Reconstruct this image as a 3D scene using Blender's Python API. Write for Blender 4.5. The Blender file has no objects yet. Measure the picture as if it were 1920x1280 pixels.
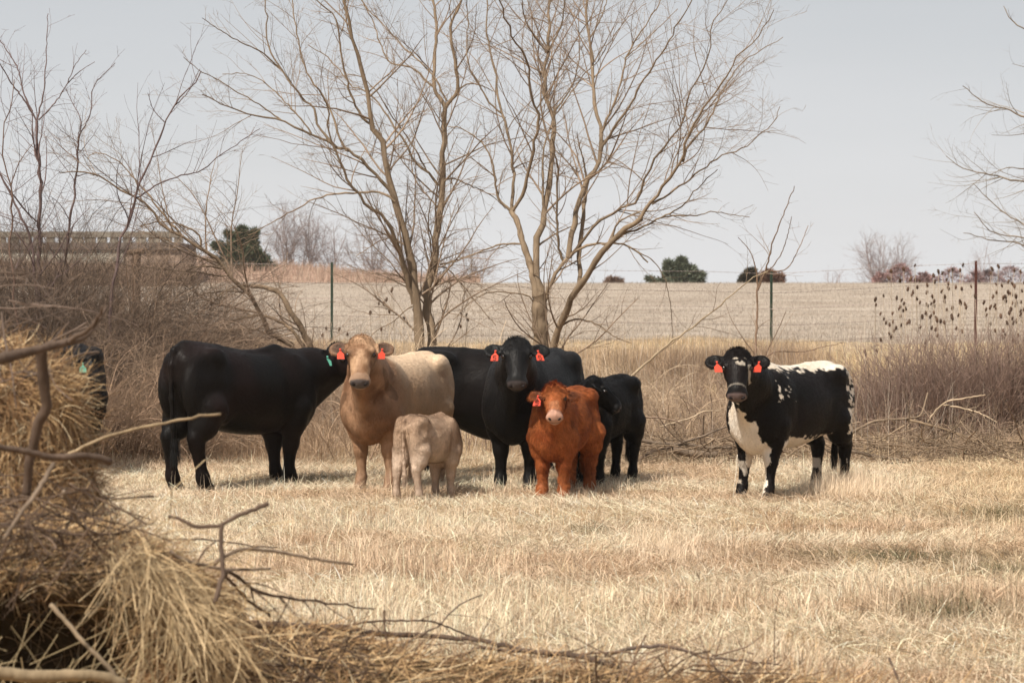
import bpy, math
import numpy as np
R = math.radians
rng = np.random.default_rng(11)
S = bpy.context.scene

# ---------------------------------------------------------------- camera
EYE = 1.9
FP = 5000.0            # focal length in photo pixels (1920 wide)
HOR = 555.0            # row of eye level in the photo
cam_d = bpy.data.cameras.new('camera')
cam = bpy.data.objects.new('camera', cam_d)
S.collection.objects.link(cam)
cam.location = (0, 0, EYE)
cam.rotation_euler = (R(90) - math.atan((640 - HOR) / FP), 0, 0)
cam_d.lens = FP / 1920 * 36
cam_d.sensor_width = 36
cam_d.clip_start = 0.3
cam_d.clip_end = 6000
cam_d.dof.use_dof = True
cam_d.dof.focus_distance = 26.4
cam_d.dof.aperture_fstop = 5.0
S.camera = cam

# ---------------------------------------------------------------- sky and sun
SUN_EL, SUN_AZ = 50.0, -128.0      # azimuth of the sun seen from the scene, from +X anticlockwise
W = bpy.data.worlds.new('World'); S.world = W; W.use_nodes = True
nt = W.node_tree; N = nt.nodes; L = nt.links
N.clear()
out = N.new('ShaderNodeOutputWorld'); bg = N.new('ShaderNodeBackground')
sky = N.new('ShaderNodeTexSky'); sky.sky_type = 'NISHITA'; sky.sun_disc = False
sky.sun_elevation = R(SUN_EL); sky.sun_rotation = R(90 - SUN_AZ)
sky.air_density = 1.0; sky.dust_density = 3.0; sky.ozone_density = 1.0
tc = N.new('ShaderNodeTexCoord'); mp = N.new('ShaderNodeMapping'); mp.inputs['Scale'].default_value = (1.0, 1.0, 5.0)
nz = N.new('ShaderNodeTexNoise'); nz.inputs['Scale'].default_value = 3.2; nz.inputs['Detail'].default_value = 5
L.new(tc.outputs['Generated'], mp.inputs[0]); L.new(mp.outputs[0], nz.inputs['Vector'])
sep = N.new('ShaderNodeSeparateXYZ'); L.new(tc.outputs['Generated'], sep.inputs[0])
rp = N.new('ShaderNodeValToRGB')      # thin high cloud: brighter towards the horizon
rp.color_ramp.elements[0].position = 0.0; rp.color_ramp.elements[0].color = (7.3, 7.35, 7.45, 1)
rp.color_ramp.elements[1].position = 0.5; rp.color_ramp.elements[1].color = (5.6, 5.8, 6.1, 1)
e = rp.color_ramp.elements.new(0.05); e.color = (6.6, 6.7, 6.85, 1)
e = rp.color_ramp.elements.new(0.12); e.color = (5.4, 5.6, 5.85, 1)
L.new(sep.outputs['Z'], rp.inputs[0])
cr = N.new('ShaderNodeMapRange'); cr.inputs[1].default_value = 0.3; cr.inputs[2].default_value = 0.7
cr.inputs[3].default_value = 0.86; cr.inputs[4].default_value = 1.0
L.new(nz.outputs[0], cr.inputs[0])
mx = N.new('ShaderNodeMix'); mx.data_type = 'RGBA'
L.new(cr.outputs[0], mx.inputs[0]); L.new(sky.outputs[0], mx.inputs[6]); L.new(rp.outputs[0], mx.inputs[7])
L.new(mx.outputs[2], bg.inputs[0]); bg.inputs[1].default_value = 0.083
L.new(bg.outputs[0], out.inputs[0])
sd = bpy.data.lights.new('sun', 'SUN'); sd.energy = 4.8; sd.angle = R(1.6); sd.color = (1.0, 0.93, 0.82)
sun = bpy.data.objects.new('sun', sd); S.collection.objects.link(sun)
sun.rotation_euler = (R(90 - SUN_EL), 0, R(SUN_AZ + 90))
S.view_settings.view_transform = 'Standard'; S.view_settings.look = 'None'
S.view_settings.gamma = 1.0; S.view_settings.exposure = 0.42; S.view_settings.use_curve_mapping = False
S.render.film_transparent = False
S.cycles.max_bounces = 6; S.cycles.diffuse_bounces = 3; S.cycles.transparent_max_bounces = 6

# ---------------------------------------------------------------- helpers
COL = S.collection
def P3(px, py, d):
    return np.array([(px - 960) / FP * d, d, EYE + (HOR - py) / FP * d])

def tag(o, label=None, cat=None, group=None, kind=None):
    if label: o['label'] = label
    if cat: o['category'] = cat
    if group: o['group'] = group
    if kind: o['kind'] = kind
    return o

def empty(name, loc=(0, 0, 0), rz=0.0, sc=1.0):
    o = bpy.data.objects.new(name, None); COL.objects.link(o)
    o.location = [float(v) for v in loc]; o.rotation_euler = (0, 0, rz); o.scale = (sc, sc, sc)
    o.empty_display_size = 0.2
    return o

def mesh_np(name, V, F, mat, parent=None, col=None, smooth=True, nrm=None, origin=None):
    V = np.asarray(V, np.float32)
    if origin is not None: V = V - np.asarray(origin, np.float32)
    F = [np.asarray(f, np.int32) for f in (F if isinstance(F, (list, tuple)) else [F]) if len(f)]
    me = bpy.data.meshes.new(name)
    me.vertices.add(len(V)); me.vertices.foreach_set('co', V.ravel())
    nl = sum(f.size for f in F); npoly = sum(len(f) for f in F)
    me.loops.add(nl); me.polygons.add(npoly)
    me.loops.foreach_set('vertex_index', np.concatenate([f.ravel() for f in F]))
    tot = np.concatenate([np.full(len(f), f.shape[1], np.int32) for f in F])
    st = np.concatenate([[0], np.cumsum(tot)[:-1]]).astype(np.int32)
    me.polygons.foreach_set('loop_start', st)
    me.polygons.foreach_set('use_smooth', np.full(npoly, smooth))
    me.update(calc_edges=True)
    if col is not None:
        a = me.color_attributes.new('Col', 'FLOAT_COLOR', 'POINT')
        c = np.ones((len(V), 4), np.float32); c[:, :3] = col
        a.data.foreach_set('color', c.ravel())
    if nrm is not None:
        me.normals_split_custom_set_from_vertices(np.asarray(nrm, np.float32))
    me.materials.append(mat)
    o = bpy.data.objects.new(name, me); COL.objects.link(o)
    if parent is not None: o.parent = parent
    if origin is not None and parent is None: o.location = [float(v) for v in origin]
    return o

def nrmz(a): return a / np.maximum(np.linalg.norm(a, axis=-1, keepdims=True), 1e-9)

def tubes(P, Rr, k=4):
    P = np.asarray(P, float); Rr = np.asarray(Rr, float)
    if P.ndim == 2: P = P[None]; Rr = Rr[None]
    M, n, _ = P.shape
    T = nrmz(np.gradient(P, axis=1))
    ch = nrmz(P[:, -1] - P[:, 0])
    rv = rng.normal(size=(M, 3)); ref = nrmz(np.cross(ch, rv))[:, None, :]
    a = nrmz(ref - (ref * T).sum(-1, keepdims=True) * T); b = np.cross(T, a)
    an = np.arange(k) / k * 2 * np.pi
    V = P[:, :, None, :] + Rr[:, :, None, None] * (np.cos(an)[None, None, :, None] * a[:, :, None, :] + np.sin(an)[None, None, :, None] * b[:, :, None, :])
    base = (np.arange(M) * n * k)[:, None, None] + (np.arange(n - 1) * k)[None, :, None]
    j = np.arange(k)[None, None, :]; j2 = (j + 1) % k
    F = np.stack([base + j, base + j2, base + k + j2, base + k + j], -1).reshape(-1, 4)
    return V.reshape(-1, 3), F

def ribbons(P, Wd, side):
    M, n, _ = P.shape
    s = side[:, None, :] * Wd[:, :, None] * 0.5
    V = np.stack([P - s, P + s], 2).reshape(-1, 3)
    base = (np.arange(M) * n * 2)[:, None] + (np.arange(n - 1) * 2)[None, :]
    F = np.stack([base, base + 1, base + 3, base + 2], -1).reshape(-1, 4)
    return V, F

class Acc:
    def __init__(s): s.V = []; s.F = []; s.C = []; s.n = 0
    def add(s, V, F, C=None):
        s.V.append(V); s.F.append(F + s.n); s.n += len(V)
        if C is None: C = np.ones((len(V), 3))
        C = np.asarray(C, float)
        if C.ndim == 1: C = np.tile(C, (len(V), 1))
        if len(C) != len(V): C = np.repeat(C, len(V) // len(C), axis=0)
        s.C.append(C)
        return s
    def build(s, name, mat, parent=None, smooth=True, origin=None):
        return mesh_np(name, np.concatenate(s.V), np.concatenate(s.F), mat, parent, np.concatenate(s.C), smooth, None, origin)

def spl(pts, n):
    """smooth curve through pts (any dimension), n samples"""
    p = np.asarray(pts, float)
    if len(p) == 2: return p[0] + (p[1] - p[0]) * np.linspace(0, 1, n)[:, None]
    seg = np.sqrt(((p[1:, :2] - p[:-1, :2]) ** 2).sum(1)) + 1e-6 if p.shape[1] == 2 else np.linalg.norm(p[1:] - p[:-1], axis=1) + 1e-9
    t = np.concatenate([[0], np.cumsum(seg)])
    m = np.gradient(p, t, axis=0)
    u = np.linspace(0, t[-1], n); i = np.clip(np.searchsorted(t, u, 'right') - 1, 0, len(p) - 2)
    h = (t[i + 1] - t[i])[:, None]; s_ = ((u - t[i])[:, None]) / h
    return ((2*s_**3 - 3*s_**2 + 1) * p[i] + (s_**3 - 2*s_**2 + s_) * h * m[i] + (-2*s_**3 + 3*s_**2) * p[i+1] + (s_**3 - s_**2) * h * m[i+1])

_L = np.random.default_rng(5).random((32, 32, 32)).astype(np.float32)
def vn(p, sc=1.0, seed=0):
    """smooth lattice noise, 0..1"""
    q = np.asarray(p, float) * sc + seed * 7.31
    i = np.floor(q).astype(int); f = q - i; f = f * f * (3 - 2 * f)
    r = 0
    for a in (0, 1):
        for b in (0, 1):
            for c in (0, 1):
                w = (f[..., 0] if a else 1 - f[..., 0]) * (f[..., 1] if b else 1 - f[..., 1]) * (f[..., 2] if c else 1 - f[..., 2])
                r = r + w * _L[(i[..., 0] + a) % 32, (i[..., 1] + b) % 32, (i[..., 2] + c) % 32]
    return r
def vn2(x, y, sc, seed=0):
    return vn(np.stack([x, y, np.full_like(x, 0.37)], -1), sc, seed)
def sst(a, b, x):
    t = np.clip((x - a) / (b - a), 0, 1); return t * t * (3 - 2 * t)

def ground(x, y):
    x = np.asarray(x, float); y = np.asarray(y, float)
    z = 1.0 * sst(29, 50, y) + 1.475 * sst(48, 118, y) * np.clip((y - 40) / 78, 0, 1)
    z = np.where(y > 118, 2.475 - 0.00003 * (y - 118) ** 2 - 0.004 * (y - 118), z)
    z = np.maximum(z, -12)
    # grassy bank rising behind the field on the left
    t = (x / np.maximum(y, 1) * FP + 960)
    z = z + 1.5 * sst(118, 132, y) * (1 - sst(330, 900, t)) * (0.7 + 0.3 * (1 - sst(300, 700, t))) * (1 - sst(190, 320, y)) * (0.75 + 0.5 * vn2(x, y, 0.12, 3))
    near = 1 - sst(60, 110, y)
    z = z + near * (0.10 * (vn2(x, y, 0.45, 1) - 0.5) + 0.05 * (vn2(x, y, 1.4, 2) - 0.5)) * sst(8, 16, y + 6)
    return z
def gz(x, y): return float(ground(np.array([x]), np.array([y]))[0])

# ---------------------------------------------------------------- materials
def mat(name, base=None, rough=0.8, spec=0.3, attr=False, bump=0.0, bscale=40.0, bstretch=(1, 1, 1), var=None, vscale=5.0, trans=0.0, sheen=0.0, metal=0.0):
    m = bpy.data.materials.new(name); m.use_nodes = True
    t = m.node_tree; n = t.nodes; l = t.links
    b = n['Principled BSDF']; b.inputs['Roughness'].default_value = rough; b.inputs['Specular IOR Level'].default_value = spec
    b.inputs['Metallic'].default_value = metal
    src = None
    if attr:
        a = n.new('ShaderNodeAttribute'); a.attribute_name = 'Col'; src = a.outputs['Color']
    if base is not None:
        b.inputs['Base Color'].default_value = (*base, 1)
    co = n.new('ShaderNodeTexCoord')
    if var is not None:
        z = n.new('ShaderNodeTexNoise'); z.inputs['Scale'].default_value = vscale; z.inputs['Detail'].default_value = 6
        mpp = n.new('ShaderNodeMapping'); mpp.inputs['Scale'].default_value = bstretch
        l.new(co.outputs['Object'], mpp.inputs[0]); l.new(mpp.outputs[0], z.inputs['Vector'])
        r_ = n.new('ShaderNodeMapRange'); r_.inputs[1].default_value = 0.3; r_.inputs[2].default_value = 0.7
        l.new(z.outputs[0], r_.inputs[0])
        x = n.new('ShaderNodeMix'); x.data_type = 'RGBA'; l.new(r_.outputs[0], x.inputs[0])
        if src is not None:
            x.blend_type = 'MULTIPLY'; l.new(src, x.inputs[6]); x.inputs[7].default_value = (*var, 1)
        else:
            x.inputs[6].default_value = (*base, 1); x.inputs[7].default_value = (*var, 1)
        src = x.outputs[2]
    if src is not None: l.new(src, b.inputs['Base Color'])
    if sheen:
        b.inputs['Sheen Weight'].default_value = sheen; b.inputs['Sheen Roughness'].default_value = 0.4
    if bump:
        z = n.new('ShaderNodeTexNoise'); z.inputs['Scale'].default_value = bscale; z.inputs['Detail'].default_value = 4
        mpp = n.new('ShaderNodeMapping'); mpp.inputs['Scale'].default_value = bstretch
        l.new(co.outputs['Object'], mpp.inputs[0]); l.new(mpp.outputs[0], z.inputs['Vector'])
        bp = n.new('ShaderNodeBump'); bp.inputs['Strength'].default_value = bump; bp.inputs['Distance'].default_value = 0.02
        l.new(z.outputs[0], bp.inputs['Height']); l.new(bp.outputs[0], b.inputs['Normal'])
    if trans:
        tr = n.new('ShaderNodeBsdfTranslucent'); ms = n.new('ShaderNodeMixShader'); ms.inputs[0].default_value = trans
        if src is not None: l.new(src, tr.inputs[0])
        else: tr.inputs[0].default_value = (*base, 1)
        l.new(b.outputs[0], ms.inputs[1]); l.new(tr.outputs[0], ms.inputs[2]); l.new(ms.outputs[0], n['Material Output'].inputs[0])
    return m

M_grass = mat('dry_grass', rough=0.65, spec=0.25, attr=True, trans=0.25)
M_hay = mat('hay_strand', rough=0.7, spec=0.2, attr=True, trans=0.15)
M_bark = mat('bark', rough=0.85, spec=0.15, attr=True, bump=0.5, bscale=30, bstretch=(1, 1, 0.25), var=(0.62, 0.6, 0.58), vscale=9)
M_twig = mat('twig', rough=0.8, spec=0.2, attr=True)
M_coat = mat('coat', rough=0.62, spec=0.22, attr=True, bump=0.35, bscale=34, bstretch=(0.6, 1.3, 0.5))
M_blackcoat = mat('black_coat', rough=0.5, spec=0.12, attr=True, bump=0.3, bscale=34, bstretch=(0.6, 1.3, 0.5))
M_hair = mat('hair', rough=0.6, spec=0.06, attr=True)
M_eye = mat('eye', (0.012, 0.008, 0.006), rough=0.12, spec=0.6)
M_tagred = mat('tag_red', (0.66, 0.07, 0.035), rough=0.55, spec=0.4)
M_tagteal = mat('tag_teal', (0.10, 0.36, 0.27), rough=0.45, spec=0.4)
M_ink = mat('tag_ink', (0.05, 0.01, 0.01), rough=0.6)
M_steel_g = mat('post_green', (0.018, 0.035, 0.022), rough=0.6)
M_steel_r = mat('post_rust', (0.07, 0.022, 0.016), rough=0.7)
M_wire = mat('wire', (0.16, 0.13, 0.12), rough=0.5, metal=0.6)
M_core = mat('shaded_hay_core', (0.035, 0.022, 0.012), rough=0.95, spec=0.05, bump=0.8, bscale=25, var=(0.09, 0.06, 0.03), vscale=12)  # near-black: shade inside the hollow and between strands put into the colour
M_leaf = mat('cedar_leaf', rough=0.7, spec=0.2, attr=True, trans=0.1)
M_conc = mat('concrete', (0.50, 0.46, 0.38), rough=0.9, var=(0.36, 0.32, 0.26), vscale=1.5)
M_rail = mat('rail_concrete', (0.27, 0.235, 0.19), rough=0.9, var=(0.15, 0.125, 0.10), vscale=1.3)
M_deck = mat('deck_side', (0.12, 0.095, 0.08), rough=0.9, var=(0.17, 0.13, 0.11), vscale=2)

# ---------------------------------------------------------------- ground sheet
def build_ground():
    ys = np.concatenate([np.arange(-20, 10, 2.0), np.arange(10, 36, 0.3), np.arange(36, 60, 0.6), np.arange(60, 122, 1.0),
                         np.arange(122, 200, 2.5), np.geomspace(200, 4000, 40)])
    us = np.linspace(-1, 1, 240); us = np.sign(us) * np.abs(us) ** 1.7
    hw = 50 + 1.1 * np.maximum(ys, 0)
    X = us[None, :] * hw[:, None]; Y = np.repeat(ys[:, None], len(us), 1); Z = ground(X, Y)
    V = np.stack([X, Y, Z], -1).reshape(-1, 3); nx = len(us)
    i = np.arange(len(ys) - 1)[:, None] * nx + np.arange(nx - 1)[None, :]
    F = np.stack([i, i + 1, i + nx + 1, i + nx], -1).reshape(-1, 4)
    m = bpy.data.materials.new('ground_cover'); m.use_nodes = True
    t = m.node_tree; n = t.nodes; l = t.links; b = n['Principled BSDF']
    b.inputs['Roughness'].default_value = 0.95; b.inputs['Specular IOR Level'].default_value = 0.1
    g = n.new('ShaderNodeNewGeometry'); sp = n.new('ShaderNodeSeparateXYZ'); l.new(g.outputs['Position'], sp.inputs[0])
    def noise(scale, stretch, detail=6):
        mpp = n.new('ShaderNodeMapping'); mpp.inputs['Scale'].default_value = stretch
        z = n.new('ShaderNodeTexNoise'); z.inputs['Scale'].default_value = scale; z.inputs['Detail'].default_value = detail
        l.new(g.outputs['Position'], mpp.inputs[0]); l.new(mpp.outputs[0], z.inputs['Vector']); return z.outputs[0]
    def ramp(src, *st):
        r_ = n.new('ShaderNodeValToRGB'); el = r_.color_ramp.elements
        el[0].position, el[0].color = st[0][0], (*st[0][1], 1); el[1].position, el[1].color = st[-1][0], (*st[-1][1], 1)
        for p_, c_ in st[1:-1]:
            q = el.new(p_); q.color = (*c_, 1)
        l.new(src, r_.inputs[0]); return r_.outputs[0]
    near = ramp(noise(3.0, (1, 1, 1), 10), (0.35, (0.20, 0.13, 0.07)), (0.5, (0.33, 0.23, 0.13)), (0.68, (0.45, 0.34, 0.21)))
    field = ramp(noise(0.9, (0.45, 0.9, 1), 12), (0.3, (0.26, 0.205, 0.16)), (0.5, (0.34, 0.28, 0.225)), (0.7, (0.41, 0.345, 0.285)))
    bank = ramp(noise(0.8, (1, 0.5, 1), 12), (0.3, (0.26, 0.17, 0.13)), (0.5, (0.36, 0.25, 0.19)), (0.7, (0.44, 0.33, 0.25)))
    def mixr(lo, hi, a_, b_):
        r_ = n.new('ShaderNodeMapRange'); r_.inputs[1].default_value = lo; r_.inputs[2].default_value = hi; l.new(sp.outputs['Y'], r_.inputs[0])
        x = n.new('ShaderNodeMix'); x.data_type = 'RGBA'; l.new(r_.outputs[0], x.inputs[0]); l.new(a_, x.inputs[6]); l.new(b_, x.inputs[7]); return x.outputs[2]
    c = mixr(44, 56, near, field); c = mixr(117, 121, c, bank)
    l.new(c, b.inputs['Base Color'])
    bp = n.new('ShaderNodeBump'); bp.inputs['Strength'].default_value = 0.8; bp.inputs['Distance'].default_value = 0.15
    l.new(noise(2.5, (0.5, 1.5, 1), 12), bp.inputs['Height']); l.new(bp.outputs[0], b.inputs['Normal'])
    tag(mesh_np('ground', V, F, m), kind='structure')
build_ground()
# ================================================================ CATTLE
def surface_nets(D, org, h):
    s = D < 0
    nx, ny, nz_ = D.shape
    c = np.zeros((nx-1, ny-1, nz_-1), np.int8)
    offs = [(a, b, d) for a in (0, 1) for b in (0, 1) for d in (0, 1)]
    for a, b, d in offs: c += s[a:nx-1+a, b:ny-1+b, d:nz_-1+d]
    mk = (c > 0) & (c < 8)
    cells = np.argwhere(mk); idx = np.full(mk.shape, -1, np.int32); idx[mk] = np.arange(len(cells))
    acc = np.zeros((len(cells), 3)); cnt = np.zeros(len(cells))
    for a in offs:
        for ax in range(3):
            if a[ax] == 1: continue
            b = list(a); b[ax] = 1
            da = D[cells[:, 0]+a[0], cells[:, 1]+a[1], cells[:, 2]+a[2]]; db = D[cells[:, 0]+b[0], cells[:, 1]+b[1], cells[:, 2]+b[2]]
            x = (da < 0) != (db < 0); t = np.where(x, da / np.where(x, da - db, 1), 0)
            p = cells + np.array(a, float); p[:, ax] += t
            acc[x] += p[x]; cnt[x] += 1
    V = acc / cnt[:, None] * h + org
    Fs = []
    for ax in range(3):
        A = [slice(1, -1)] * 3; A[ax] = slice(0, -1); B = list(A); B[ax] = slice(1, None)
        sa = s[tuple(A)]; sb = s[tuple(B)]; ch = np.argwhere(sa != sb)
        up = sa[tuple(ch.T)]
        base = ch + 1; base[:, ax] -= 1
        u, v = [(1, 2), (2, 0), (0, 1)][ax]
        def cell(du, dv):
            q = base.copy(); q[:, u] -= du; q[:, v] -= dv; return idx[tuple(q.T)]
        q = np.stack([cell(1, 1), cell(0, 1), cell(0, 0), cell(1, 0)], -1)
        q[~up] = q[~up][:, ::-1]
        Fs.append(q)
    F = np.concatenate(Fs)
    F = F[(F >= 0).all(1)]
    # light smoothing
    for _ in range(2):
        a = np.zeros_like(V); n = np.zeros(len(V))
        for i in range(4):
            i0 = F[:, i]; i1 = F[:, (i + 1) % 4]
            np.add.at(a, i0, V[i1]); np.add.at(n, i0, 1)
        V = V * 0.5 + 0.5 * a / np.maximum(n, 1)[:, None]
    return V, F

class Field:
    def __init__(s, lo, hi, h):
        s.lo = np.array(lo, float); s.h = h
        s.n = np.ceil((np.array(hi) - s.lo) / h).astype(int) + 1
        s.ax = [s.lo[i] + h * np.arange(s.n[i]) for i in range(3)]
        s.D = np.full(s.n, 1.0, np.float32)
    def box(s, lo, hi):
        a = np.clip(np.floor((np.array(lo) - s.lo) / s.h).astype(int), 0, s.n); b = np.clip(np.ceil((np.array(hi) - s.lo) / s.h).astype(int) + 1, 0, s.n)
        sl = tuple(slice(a[i], b[i]) for i in range(3))
        if any(b <= a): return None, None
        G = np.stack(np.meshgrid(*[s.ax[i][sl[i]] for i in range(3)], indexing='ij'), -1)
        return sl, G
    def put(s, fn, lo, hi, k=0.05, sub=False):
        m = k + 0.03
        sl, G = s.box(np.array(lo) - m, np.array(hi) + m)
        if sl is None: return
        d = fn(G); o = s.D[sl]
        if sub: d = -d
        hh = np.maximum(k - np.abs(o - d), 0) / k
        s.D[sl] = (np.maximum(o, d) + hh * hh * k * 0.25) if sub else (np.minimum(o, d) - hh * hh * k * 0.25)
    def ell(s, c, r, M=None, k=0.05, sub=False):
        c = np.array(c, float); r = np.array(r, float); M = np.eye(3) if M is None else np.asarray(M)   # rows = axes
        def fn(G):
            q = (G - c) @ M.T
            k0 = np.linalg.norm(q / r, axis=-1); k1 = np.linalg.norm(q / (r * r), axis=-1) + 1e-6
            return k0 * (k0 - 1) / k1
        e = np.sqrt(((M * r[:, None]) ** 2).sum(0))
        s.put(fn, c - e, c + e, k, sub)
    def cone(s, a, b, ra, rb, k=0.05, side=None, sc=1.0, sub=False):
        a = np.array(a, float); b = np.array(b, float); ab = b - a; L2 = max(ab @ ab, 1e-9)
        if side is not None: side = nrmz(np.array(side, float))
        def fn(G):
            X = G - a; t = np.clip((X @ ab) / L2, 0, 1); Q = X - t[..., None] * ab
            if side is not None:
                ss = Q @ side; Q = Q + side * (ss / sc - ss)[..., None]
            d = np.linalg.norm(Q, axis=-1) - (ra + (rb - ra) * t)
            return d * min(1.0, (1 + sc) / 2) if side is not None else d
        r = max(ra, rb) * max(1, sc)
        s.put(fn, np.minimum(a, b) - r, np.maximum(a, b) + r, k, sub)
    def chain(s, pts, rs, k=0.04, **kw):
        for i in range(len(pts) - 1): s.cone(pts[i], pts[i+1], rs[i], rs[i+1], k, **kw)

NRW = np.array([0.62, 0.38, 0.0])
def make_animal(name, label, cat, center_px, dist, theta, scale, poll, head_yaw, head_pitch, coat, tags=(), L_=1.0, W_=1.0, depth=1.0,
                belly=0.0, legk=1.0, hs=1.0, feet=None, fur=0.017, nfur=40000, tail=True, group=None, black=True, rump=0.0, curl=0.3, neckr=1.0, tail_sway=0.0, tagf=0.05, wd=0.025):
    """center_px: photo column of the body centre; poll: (px, py, dist) of the top of the head"""
    th = R(theta); cx = (center_px - 960) / FP * dist; cz = gz(cx, dist)
    root = empty(name, (cx, dist, cz), th, scale); tag(root, label, cat, group)
    c, s_ = math.cos(th), math.sin(th)
    def w2l(p):
        d = (np.array(p) - np.array([cx, dist, cz])) / scale
        return np.array([c*d[0] + s_*d[1], -s_*d[0] + c*d[1], d[2]])
    PL = w2l(P3(*poll)); yaw = R(head_yaw) - th; ph = R(head_pitch)
    Fv = np.array([math.cos(yaw)*math.cos(ph), math.sin(yaw)*math.cos(ph), -math.sin(ph)])
    Sv = np.array([-math.sin(yaw), math.cos(yaw), 0.0]); Uv = np.cross(Fv, Sv)
    HM = np.stack([Fv, Uv, Sv])                                   # rows: forward, up (forehead), side
    hd = lambda f, u, q=0.0: PL + (Fv*f + Uv*u + Sv*q) * hs
    lo = np.minimum([-1.05*L_-0.05, -0.5, -0.02], PL - 0.68*hs); hi = np.maximum([1.0*L_, 0.5, 1.5], PL + 0.68*hs); lo[2] = -0.02
    fd = Field(lo, hi, 0.0125)
    # trunk
    st = np.array([[-0.845, 1.16, 1.10, 0.03], [-0.80, 1.27, 0.98, 0.13], [-0.72, 1.325, 0.84, 0.20], [-0.52, 1.345, 0.70, 0.275], [-0.28, 1.325, 0.63, 0.295],
                   [0.0, 1.30, 0.58, 0.335], [0.28, 1.305, 0.57, 0.32], [0.50, 1.34, 0.59, 0.285], [0.68, 1.29, 0.58, 0.265], [0.80, 1.17, 0.66, 0.21], [0.89, 1.0, 0.82, 0.06]])
    tp = st[:, 1] + rump * np.clip(-st[:, 0], 0, 1) * 1.2 - wd * np.exp(-((st[:, 0] - 0.52) / 0.25) ** 2); bt = tp - (tp - st[:, 2]) * depth * 1.10 - belly * np.exp(-((st[:, 0] + 0.05) / 0.38) ** 2)
    xs = np.linspace(st[0, 0], st[-1, 0], 200)
    cv = spl(np.stack([st[:, 0], tp, bt, st[:, 3] * W_], 1), 200); o_ = np.argsort(cv[:, 0]); cv = cv[o_]
    def trunk(G):
        x = G[..., 0] / L_; xc = np.clip(x, st[0, 0], st[-1, 0])
        t_ = np.interp(xc, cv[:, 0], cv[:, 1]); b_ = np.interp(xc, cv[:, 0], cv[:, 2]); w = np.maximum(np.interp(xc, cv[:, 0], cv[:, 3]), 0.02)
        zc = (t_ + b_) / 2; hh = np.maximum((t_ - b_) / 2, 0.02)
        v = (G[..., 2] - zc) / hh; w = w * (1 - 0.16 * np.clip(v, 0, 1) ** 2 )
        y = G[..., 1]; r = (np.abs(y / w) ** 2.25 + np.abs(v) ** 2.25) ** (1 / 2.25)
        Lr = np.hypot(y, G[..., 2] - zc); d = np.where(r > 1e-3, Lr * (1 - 1 / np.maximum(r, 1e-3)), -hh)
        dx = np.abs(x - xc) * L_
        return np.where(dx > 0, np.sqrt(np.maximum(d, 0) ** 2 + dx * dx), d)
    fd.put(trunk, [st[0, 0]*L_, -0.36*W_, 0.3], [st[-1, 0]*L_, 0.36*W_, 1.42], 0.05)
    ft = {'FL': (0, 0), 'FR': (0, 0), 'HL': (0, 0), 'HR': (0, 0)}
    if feet: ft.update(feet)
    for sd_, kf, kh in ((1, 'FL', 'HL'), (-1, 'FR', 'HR')):
        y = sd_ * W_; lk = legk
        dx, dy = ft[kf]
        fd.ell((0.52*L_, 0.195*y, 0.94), (0.18*L_, 0.095*W_, 0.32), k=0.09)                  # shoulder
        fd.ell((0.66*L_, 0.18*y, 0.78), (0.13, 0.10, 0.18), k=0.09)
        pts = [(0.55*L_, 0.19*y, 0.74), (0.53*L_+dx*.1, 0.18*y+dy*.1, 0.60), (0.535*L_+dx*.5, 0.15*y+dy*.5, 0.415), (0.53*L_+dx*.6, 0.15*y+dy*.6, 0.37), (0.52*L_+dx, 0.15*y+dy, 0.15), (0.53*L_+dx, 0.15*y+dy, 0.11), (0.565*L_+dx, 0.15*y+dy, 0.045)]
        fd.chain(pts, [0.135*lk, 0.105*lk, 0.064*lk, 0.058*lk, 0.043*lk, 0.049*lk, 0.050*lk], 0.035)
        fd.cone((0.54*L_+dx, 0.15*y+dy, 0.045), (0.59*L_+dx, 0.15*y+dy, 0.02), 0.05*lk, 0.045*lk, 0.02)
        fd.ell((0.55*L_+dx*.5, 0.15*y+dy*.5, 0.40), (0.05*lk, 0.058*lk, 0.07), k=0.03)
        dx, dy = ft[kh]
        fd.ell((-0.62*L_, 0.165*y, 0.97), (0.225*L_, 0.125*W_, 0.34), k=0.07)                 # thigh
        fd.ell((-0.40*L_, 0.19*y, 0.80), (0.12, 0.09, 0.17), k=0.08)                         # stifle
        fd.ell((-0.50*L_, 0.225*y, 1.225+rump*.6), (0.10, 0.05, 0.065), k=0.12)                     # hook bone
        fd.ell((-0.77*L_, 0.11*y, 1.14+rump), (0.06, 0.05, 0.07), k=0.06)
        pts = [(-0.56*L_, 0.175*y, 0.76), (-0.62*L_+dx*.2, 0.17*y+dy*.2, 0.62), (-0.71*L_+dx*.5, 0.155*y+dy*.5, 0.50), (-0.70*L_+dx*.6, 0.15*y+dy*.6, 0.42), (-0.66*L_+dx, 0.15*y+dy, 0.16), (-0.65*L_+dx, 0.15*y+dy, 0.12), (-0.61*L_+dx, 0.15*y+dy, 0.045)]
        fd.chain(pts, [0.165*lk, 0.12*lk, 0.066*lk, 0.056*lk, 0.044*lk, 0.05*lk, 0.05*lk], 0.04)
        fd.ell((-0.745*L_+dx*.5, 0.155*y+dy*.5, 0.525), (0.035*lk, 0.035*lk, 0.06), k=0.04)
        fd.cone((-0.63*L_+dx, 0.15*y+dy, 0.045), (-0.575*L_+dx, 0.15*y+dy, 0.02), 0.05*lk, 0.046*lk, 0.02)
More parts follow.
